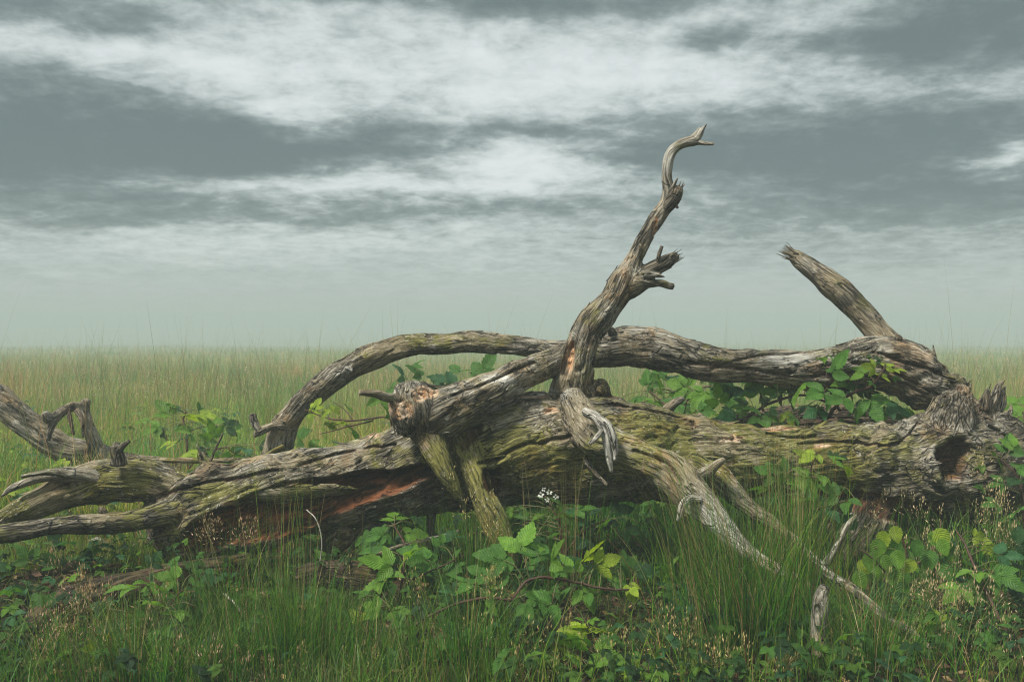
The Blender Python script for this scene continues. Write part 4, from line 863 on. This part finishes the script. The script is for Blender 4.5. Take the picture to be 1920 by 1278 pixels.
def field(name, n, y0, y1, h, w, kinds, probs, bend=(.1, .9), segs=3, dens=None, label=None, power=1., lean=None):
    b = Bag(); x, y = scatter(n, y0, y1, power=power)
    k = wood_clear(x, y)
    if dens is not None: k &= rng.random(n) < dens(x, y)
    x, y = x[k], y[k]; m = len(x); cl = fbm(np.stack([x * 2.2, y * 2.2, x * 0], 1), 2)
    hh = (rng.uniform(h[0], h[1], m) if h[1] < .9 else h[0] + np.minimum(rng.exponential(.19, m), .8)) * np.clip(1 + (.7 if y0 < 5 else 1.5) * cl, .25, 2.2) * (1 - .55 * smooth(y, 3.3, 3.8) * (1 - smooth(y, 4.7, 5.2)) * (x < .6)); ww = rng.uniform(w[0], w[1], m)
    az = rng.uniform(0, 2 * math.pi, m)
    cc = gcol(m, kinds, probs); hue = (1.5 * perlin(np.stack([x * .5, y * .3, x * 0 + 3], 1)) + .5 * perlin(np.stack([x * 2, y * 1.2, x * 0 + 5], 1)))[:, None]
    cc = cc * np.clip(1 + (.5 if y0 < 5 else -.8) * cl[:, None], .35, 1.6) * np.clip(1 + hue * np.array([.75, .15, .3]), .35, 2.2)
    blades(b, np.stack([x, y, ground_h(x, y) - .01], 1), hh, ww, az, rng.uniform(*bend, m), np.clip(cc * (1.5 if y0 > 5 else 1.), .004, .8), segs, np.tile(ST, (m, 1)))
    o = b.build(name, M_GRASS); o['kind'] = 'stuff'; o['label'] = label or name; o['category'] = 'grass'
    return o
field('grass', 52000, 2.6, 4.3, (.06, .22), (.0016, .0038), [G1, G2, G3, ST2, RU], [40, 18, 36, 6, 2], (.1, 1.3), 4, label='dense short green grass in front of the fallen tree',
      dens=lambda x, y: (.22 + .78 * smooth(-x, -.3, .5) * smooth(x, -1.6, -.9)) * smooth(perlin(np.stack([x * 3.1, y * 3.1, x * 0 + 6], 1)), -.35, .15))
field('grass', 26000, 4.0, 6.0, (.10, .32), (.0025, .005), [G1, G2, G3, ST2], [45, 35, 15, 8], (.1, 1.), 4, label='green grass growing round and just behind the fallen tree')
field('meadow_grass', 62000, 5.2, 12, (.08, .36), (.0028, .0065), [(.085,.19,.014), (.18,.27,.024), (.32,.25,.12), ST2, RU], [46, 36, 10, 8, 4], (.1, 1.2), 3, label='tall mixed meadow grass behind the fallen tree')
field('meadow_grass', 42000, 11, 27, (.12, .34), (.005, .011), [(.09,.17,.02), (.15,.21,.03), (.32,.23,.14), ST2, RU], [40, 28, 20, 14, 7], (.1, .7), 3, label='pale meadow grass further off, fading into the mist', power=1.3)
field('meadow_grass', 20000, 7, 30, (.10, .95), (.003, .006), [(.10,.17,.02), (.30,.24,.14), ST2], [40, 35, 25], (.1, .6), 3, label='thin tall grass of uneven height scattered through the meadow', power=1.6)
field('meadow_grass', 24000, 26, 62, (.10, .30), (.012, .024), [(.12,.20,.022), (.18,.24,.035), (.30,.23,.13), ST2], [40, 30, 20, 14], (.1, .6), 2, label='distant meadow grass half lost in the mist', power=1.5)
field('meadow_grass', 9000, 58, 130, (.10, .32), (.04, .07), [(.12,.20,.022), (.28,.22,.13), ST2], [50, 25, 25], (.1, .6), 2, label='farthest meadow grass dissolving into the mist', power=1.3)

field('meadow_stalks', 3000, 5.0, 13, (.35, .85), (.002, .0034), [ST, (.30,.26,.12), (.20,.22,.07)], [50, 30, 20], (.02, .55), 5, label='tall thin straw-coloured stalks standing out of the meadow')
def seedheads(name, label, clusters, seed, top=(.50, .36, .22), stemc=(.20, .20, .07)):
    """open panicles: a hair-thin stalk, hair-thin side branches, a husk at each tip. clusters: (px,py,Y,rx,ry,count)"""
    rs = np.random.default_rng(seed); b = Bag(); sb = Bag()
    for (px, py, Y, rx, ry, n) in clusters:
        for h in range(max(1, int(n / 26 * (.65 if Y < 4.5 else 1)))):
            cx, cy = px + rs.normal() * rx * .6, py + rs.normal() * ry * .5; Yh = Y + rs.uniform(-.08, .08)
            c0 = at(cx, cy, Yh); foot = np.array([c0[0] + rs.normal() * .09, Yh + rs.uniform(-.05, .12), float(ground_h(c0[0], Yh))])
            m = 26; up = rs.uniform(-1, 1, m); hw = (1.15 - up) * .5
            Pp = c0 + np.stack([rs.normal(size=m) * .030 * hw + .01 * up, rs.normal(size=m) * .03 * hw, up * .050], 1)
            t = unit(Pp - (c0 - [0, 0, .07])) * rs.uniform(.0045, .0085, m)[:, None]; sd = unit(rs.normal(size=(m, 3))); sd = unit(np.cross(t, sd)) * .0016
            V = np.stack([Pp - t, Pp + sd, Pp + t, Pp - sd], 1).reshape(-1, 3); Q = np.arange(m * 4).reshape(-1, 4)
            cc = np.array(top) * rs.uniform(.7, 1.6, (m, 1)) * (1 + rs.normal(size=(m, 3)) * .06); cc = np.repeat(np.concatenate([cc, np.ones((m, 1))], 1), 4, 0)
            b.add(V, Q, None, cc)
            thin(b, [foot, (foot + c0) / 2 + rs.normal(size=3) * .012, c0 + [0, 0, .045]], .0010, .0004, stemc, 3)
            for q in range(0, m, 3): thin(b, [c0 + [0, 0, up[q] * .02 - .02], Pp[q]], .0003, .0002, stemc, 3)
    o = b.build(name, M_SEED); o['kind'] = 'stuff'; o['label'] = label; o['category'] = 'grass'; return o
seedheads('seed_heads', 'pinkish open grass seed heads at the lower left and before the rotten opening',
   [(395,995,3.9,45,25,200),(460,1000,3.9,30,25,130),(160,1110,3.4,60,30,420),(80,1170,3.3,60,40,380),(200,1180,3.2,50,30,260),(340,1230,3.0,60,20,220),(60,1215,3.1,50,25,200),(480,1240,3.0,60,25,200),(300,1130,3.4,40,20,120),(130,1050,3.9,50,20,200),
    (240,1010,4.1,50,20,120),(90,960,4.3,40,20,80),(150,868,4.9,60,12,160)], 51, (.52, .34, .24))
seedheads('seed_heads', 'pale straw grass seed heads scattered through the front centre and right undergrowth',
   [(930,1085,3.3,26,26,220),(1000,1180,3.15,80,20,200),(860,1190,3.2,50,30,220),(905,975,4.0,30,40,200),(880,920,4.0,26,30,90),(1260,1160,3.2,50,40,320),(1340,1220,3.0,70,30,360),(1180,1210,3.1,50,30,240),(1480,1240,3.0,70,25,260),(1560,1180,3.2,40,40,200),
    (1620,1250,3.0,50,20,180),(1000,1250,3.0,90,20,200),(760,1090,3.5,40,30,150),(645,1070,3.7,14,20,60),(700,1230,3.0,60,20,130),(560,1230,3.0,40,20,100)], 52, (.46, .36, .17))
seedheads('seed_heads', 'dense haze of tan grass seed heads over the bushes at the lower right',
   [(1690,945,4.2,50,22,120),(1810,965,4.1,60,30,240),(1880,940,4.1,40,36,300),(1750,1030,3.7,60,40,300),(1720,1110,3.5,60,40,420),(1800,1130,3.4,60,40,460),(1860,1150,3.35,50,40,380),(1720,1010,4.0,40,40,120),(1780,1210,3.2,80,30,360),(1900,1230,3.1,40,30,220),(1880,1010,3.8,40,40,300),(1620,985,4.2,30,20,40),(1840,870,4.3,40,20,120)], 53, (.50, .38, .24))
seedheads('seed_heads', 'faint feathery seed heads standing in the misty meadow',
   [(300,720,7.5,200,30,700),(200,690,9,200,20,500),(480,720,8,120,25,360),(760,700,8,100,20,200),(1150,720,7,80,20,200),(1850,690,8,60,30,300),(560,690,10,160,20,300),(1300,690,10,200,16,200),(100,680,12,200,16,500),(400,675,13,260,14,700),(800,680,13,160,14,300),(1850,675,11,80,14,300),(700,700,7,120,26,260)], 54, (.50, .40, .33))

def tussock(label, px, py, Y, n, hh, spread, leans, seed, dry=.2, name='rush_tussock', cat='rush tussock', group='rush and grass tussocks in front of the trunk', fat=.0032, foot=.10):
    """clump of stiff blades from one foot; leans (min,max) bend"""
    rs = np.random.default_rng(seed); b0 = at(px, py, Y); b0[2] = float(ground_h(b0[0], b0[1]))
    b = Bag(); d = Bag()
    def put(bag, m, sc, cols, pr, wd):
        ra = rs.uniform(0, 2 * math.pi, m); rr = np.abs(rs.normal(size=m)) * foot
        P = b0 + np.stack([np.cos(ra) * rr * 1.2, np.sin(ra) * rr * .7, ra * 0 - .01], 1)
        az = np.where(rs.random(m) < .7, ra, rs.uniform(0, 2 * math.pi, m))
        if spread: az = np.where(rs.random(m) < abs(spread), rs.normal(math.pi if spread < 0 else 0, .55, m), az)
        blades(bag, P, rs.uniform(hh[0], hh[1], m) * sc, rs.uniform(.6, 1.2, m) * wd, az, rs.uniform(leans[0], leans[1], m), gcol(m, cols, pr), 7, np.tile((.22, .20, .07), (m, 1)))
    put(b, n, 1., [G1, (.045, .16, .020), G3, G2], [40, 30, 20, 12], fat)
    put(d, int(n * dry), 1.05, [ST, ST2, RU], [50, 35, 15], fat * .8)
    root = empty(name, b0, label, cat, group); b.build('green_blades', M_GRASS, root); d.build('dry_stalks', M_GRASS, root); return root
tussock('big dark green rush tussock fanning up over the silvery torn limb', 1400, 1300, 3.25, 400, (.30, .66), -.42, (.15, .95), 61, .2, foot=.13)
tussock('upright rush tussock with dry brown base beside the pale stub, right of the big one', 1500, 1260, 3.4, 150, (.34, .76), 0, (.05, .5), 62, .4, foot=.07)
tussock('dense fine green tussock in the grass at the front left of centre', 560, 1300, 3.15, 700, (.14, .36), 0, (.05, .75), 63, .12, fat=.0026, foot=.17)
tussock('fine green tussock with blades crossing the left end of the rotten opening', 420, 1250, 3.4, 200, (.15, .50), -.3, (.1, .9), 64, .2, fat=.0024, foot=.12)
tussock('slender tussock of tall thin blades standing before the middle of the rotten opening', 530, 1180, 3.75, 60, (.25, .60), 0, (.03, .35), 65, .5, fat=.0024, foot=.10)
tussock('green tussock growing at the foot of the mossy propped branch', 890, 1150, 3.95, 300, (.2, .42), 0, (.1, .8), 66, .1, fat=.0028, foot=.14)
tussock('arching grass tuft at the very front between two brambles, centre', 880, 1330, 3.0, 320, (.2, .42), 0, (.2, 1.1), 67, .15, fat=.0024, foot=.16)
tussock('sprawling grass tuft at the bottom right corner beside the dry stick', 1640, 1290, 3.1, 320, (.2, .40), .2, (.2, 1.2), 68, .25, fat=.0026, foot=.16)
tussock('yellowish grass clump at the lower left corner', 250, 1320, 3.0, 380, (.18, .36), -.2, (.2, 1.1), 69, .25, fat=.0024, foot=.2)
tussock('sparse tuft of long pale stalks leaning left over the shaded gap under the trunk', 1330, 1230, 3.4, 60, (.55, .90), -.8, (.35, .9), 70, 1.0, fat=.002, foot=.05)
tussock('light tussock of thin stalks before the trunk, between the two propped branches', 1060, 1120, 3.9, 40, (.35, .65), 0, (.03, .3), 71, 1.2, fat=.002, foot=.12)
tussock('thin upright stalks rising in front of the right half of the trunk', 1460, 1150, 3.9, 70, (.45, .85), 0, (.02, .22), 72, 1.1, fat=.002, foot=.13)

# ground cover: small leaves filling the shade under and in front of the tree
def cover():
    lb = Bag(); n = 3600; x, y = scatter(n, 2.75, 5.2)
    lo = perlin(np.stack([x * 1.7, y * 1.7, x * 0 + 8], 1)); k = (lo > -.18) & wood_clear(x, y) & ~((np.abs(x / y * F + 960 - 1600) < 75) & (y > 3.7)) & ~((x > -1.1) & (x < -.25) & (y < 3.6) & (rng.random(n) < .8)); x, y = x[k], y[k]; m = len(x)
    z = ground_h(x, y) + rng.uniform(.01, .15, m); names = ['deep', 'deep', 'mid', 'mid', 'blue', 'bright']
    t = np.linspace(0, 1, 6); pr = np.sin(np.pi * t**.8)**.8; pr[0] = .05; pr[-1] = .02; ac = np.array([-1, 0, 1.])
    for i in range(m):
        L = rng.uniform(.016, .052); az = rng.uniform(0, 6.283); d = np.array([math.cos(az), math.sin(az), rng.uniform(-.5, .3)])
        nr = np.array([rng.normal() * .4, -.3 + rng.normal() * .4, 1.]); c0 = np.array([x[i], y[i], z[i]])
        g = np.array(GREENS[names[rng.integers(6)]]) * rng.uniform(.5, 1.1)
        for q in range(3):
            a_ = (q - 1) * 1.15; sd = np.cross(unit(d), unit(nr)); dd = unit(d) * math.cos(a_) + sd * math.sin(a_)
            s_ = np.cross(dd, unit(nr)); w = pr[:, None] * ac[None] * L * .33
            V = c0 + dd * (t[:, None] * L)[..., None].repeat(3, 1) + s_ * w[..., None] + unit(nr) * (np.abs(w) * .3 - .3 * L * t[:, None]**2)[..., None]
            ii = np.arange(5)[:, None] * 3; j = np.arange(2)[None]
            Q = np.stack([ii + j, ii + j + 1, ii + j + 4, ii + j + 3], -1).reshape(-1, 4)
            A = np.stack([np.repeat(t[:, None], 3, 1), np.tile(ac, (6, 1)), np.zeros((6, 3))], -1).reshape(-1, 3)
            lb.add(V.reshape(-1, 3), Q, A, np.array([*g, 1.]))
    o = lb.build('undergrowth', M_LEAF); o['kind'] = 'stuff'; o['label'] = 'small shaded leaves covering the ground round the fallen tree'; o['category'] = 'undergrowth'
cover()
def weeds():
    """broad-leaved weeds showing between the grass behind the tree"""
    lb = Bag(); n = 2600; x, y = scatter(n, 5.0, 10.5); lo = perlin(np.stack([x * .8, y * .8, x * 0 + 1], 1)); k = lo > -.02; x, y = x[k], y[k]; m = len(x)
    z = ground_h(x, y) + rng.uniform(.03, .26, m)
    for i in range(m):
        L = rng.uniform(.035, .085); az = rng.uniform(0, 6.283); cc = np.array(GREENS[('bright', 'lime', 'mid', 'blue')[rng.integers(4)]]) * rng.uniform(.7, 1.15)
        for q in range(3):
            a = az + (q - 1) * 1.1; leaflet(lb, np.array([x[i], y[i], z[i]]), np.array([math.cos(a), math.sin(a), -.1]), np.array([rng.normal() * .3, -.5, .8]), L, L * .6, cc, .3, .3, q, 4, .05)
    o = lb.build('meadow_weeds', M_LEAF); o['kind'] = 'stuff'; o['label'] = 'light green broad-leaved weeds growing through the meadow behind the tree'; o['category'] = 'weeds'
weeds()
def litter():
    """dead leaves, bark crumbs and dry straw on the soil"""
    b = Bag(); n = 9000; x, y = scatter(n, 2.7, 5.4); z = ground_h(x, y) + rng.uniform(.003, .03, n)
    P = np.stack([x, y, z], 1); a = unit(rng.normal(size=(n, 3)) * [1, 1, .35]); L = rng.uniform(.008, .03, n)[:, None]; sd = unit(np.cross(a, rng.normal(size=(n, 3)))) * L * rng.uniform(.1, .5, (n, 1))
    V = np.stack([P - a * L, P + sd, P + a * L, P - sd], 1).reshape(-1, 3)
    cc = gcol(n, [(.10, .05, .025), (.20, .13, .06), (.05, .03, .02), (.3, .2, .1)], [3, 2, 3, 1]); cc = np.repeat(np.concatenate([cc, np.ones((n, 1))], 1), 4, 0)
    b.add(V, np.arange(n * 4).reshape(-1, 4), None, cc); o = b.build('litter', M_SEED); o['kind'] = 'stuff'; o['label'] = 'brown leaf litter and bark crumbs on the ground'; o['category'] = 'litter'
litter()

# ------------------------------------------------------------------ mist
def haze():
    m, N = mat_new('mist'); v = N.n('ShaderNodeVolumePrincipled'); v.inputs['Color'].default_value = (.49, .56, .56, 1); v.inputs['Density'].default_value = .0128
    v.inputs['Anisotropy'].default_value = 0.
    out = N.n('ShaderNodeOutputMaterial'); N.t.links.new(v.outputs[0], out.inputs['Volume'])
    x0, x1, y0, y1, z0, z1 = -460, 460, -460, 460, -6.8, 2.35
    V = [(x, y, z) for x in (x0, x1) for y in (y0, y1) for z in (z0, z1)]
    Fq = [(0, 1, 3, 2), (4, 6, 7, 5), (0, 4, 5, 1), (2, 3, 7, 6), (0, 2, 6, 4), (1, 5, 7, 3)]
    o = mesh_obj('haze', V, Fq, m, smooth_=False); o['kind'] = 'stuff'; o['label'] = 'pale morning mist lying over the meadow'; o['category'] = 'mist'
haze()
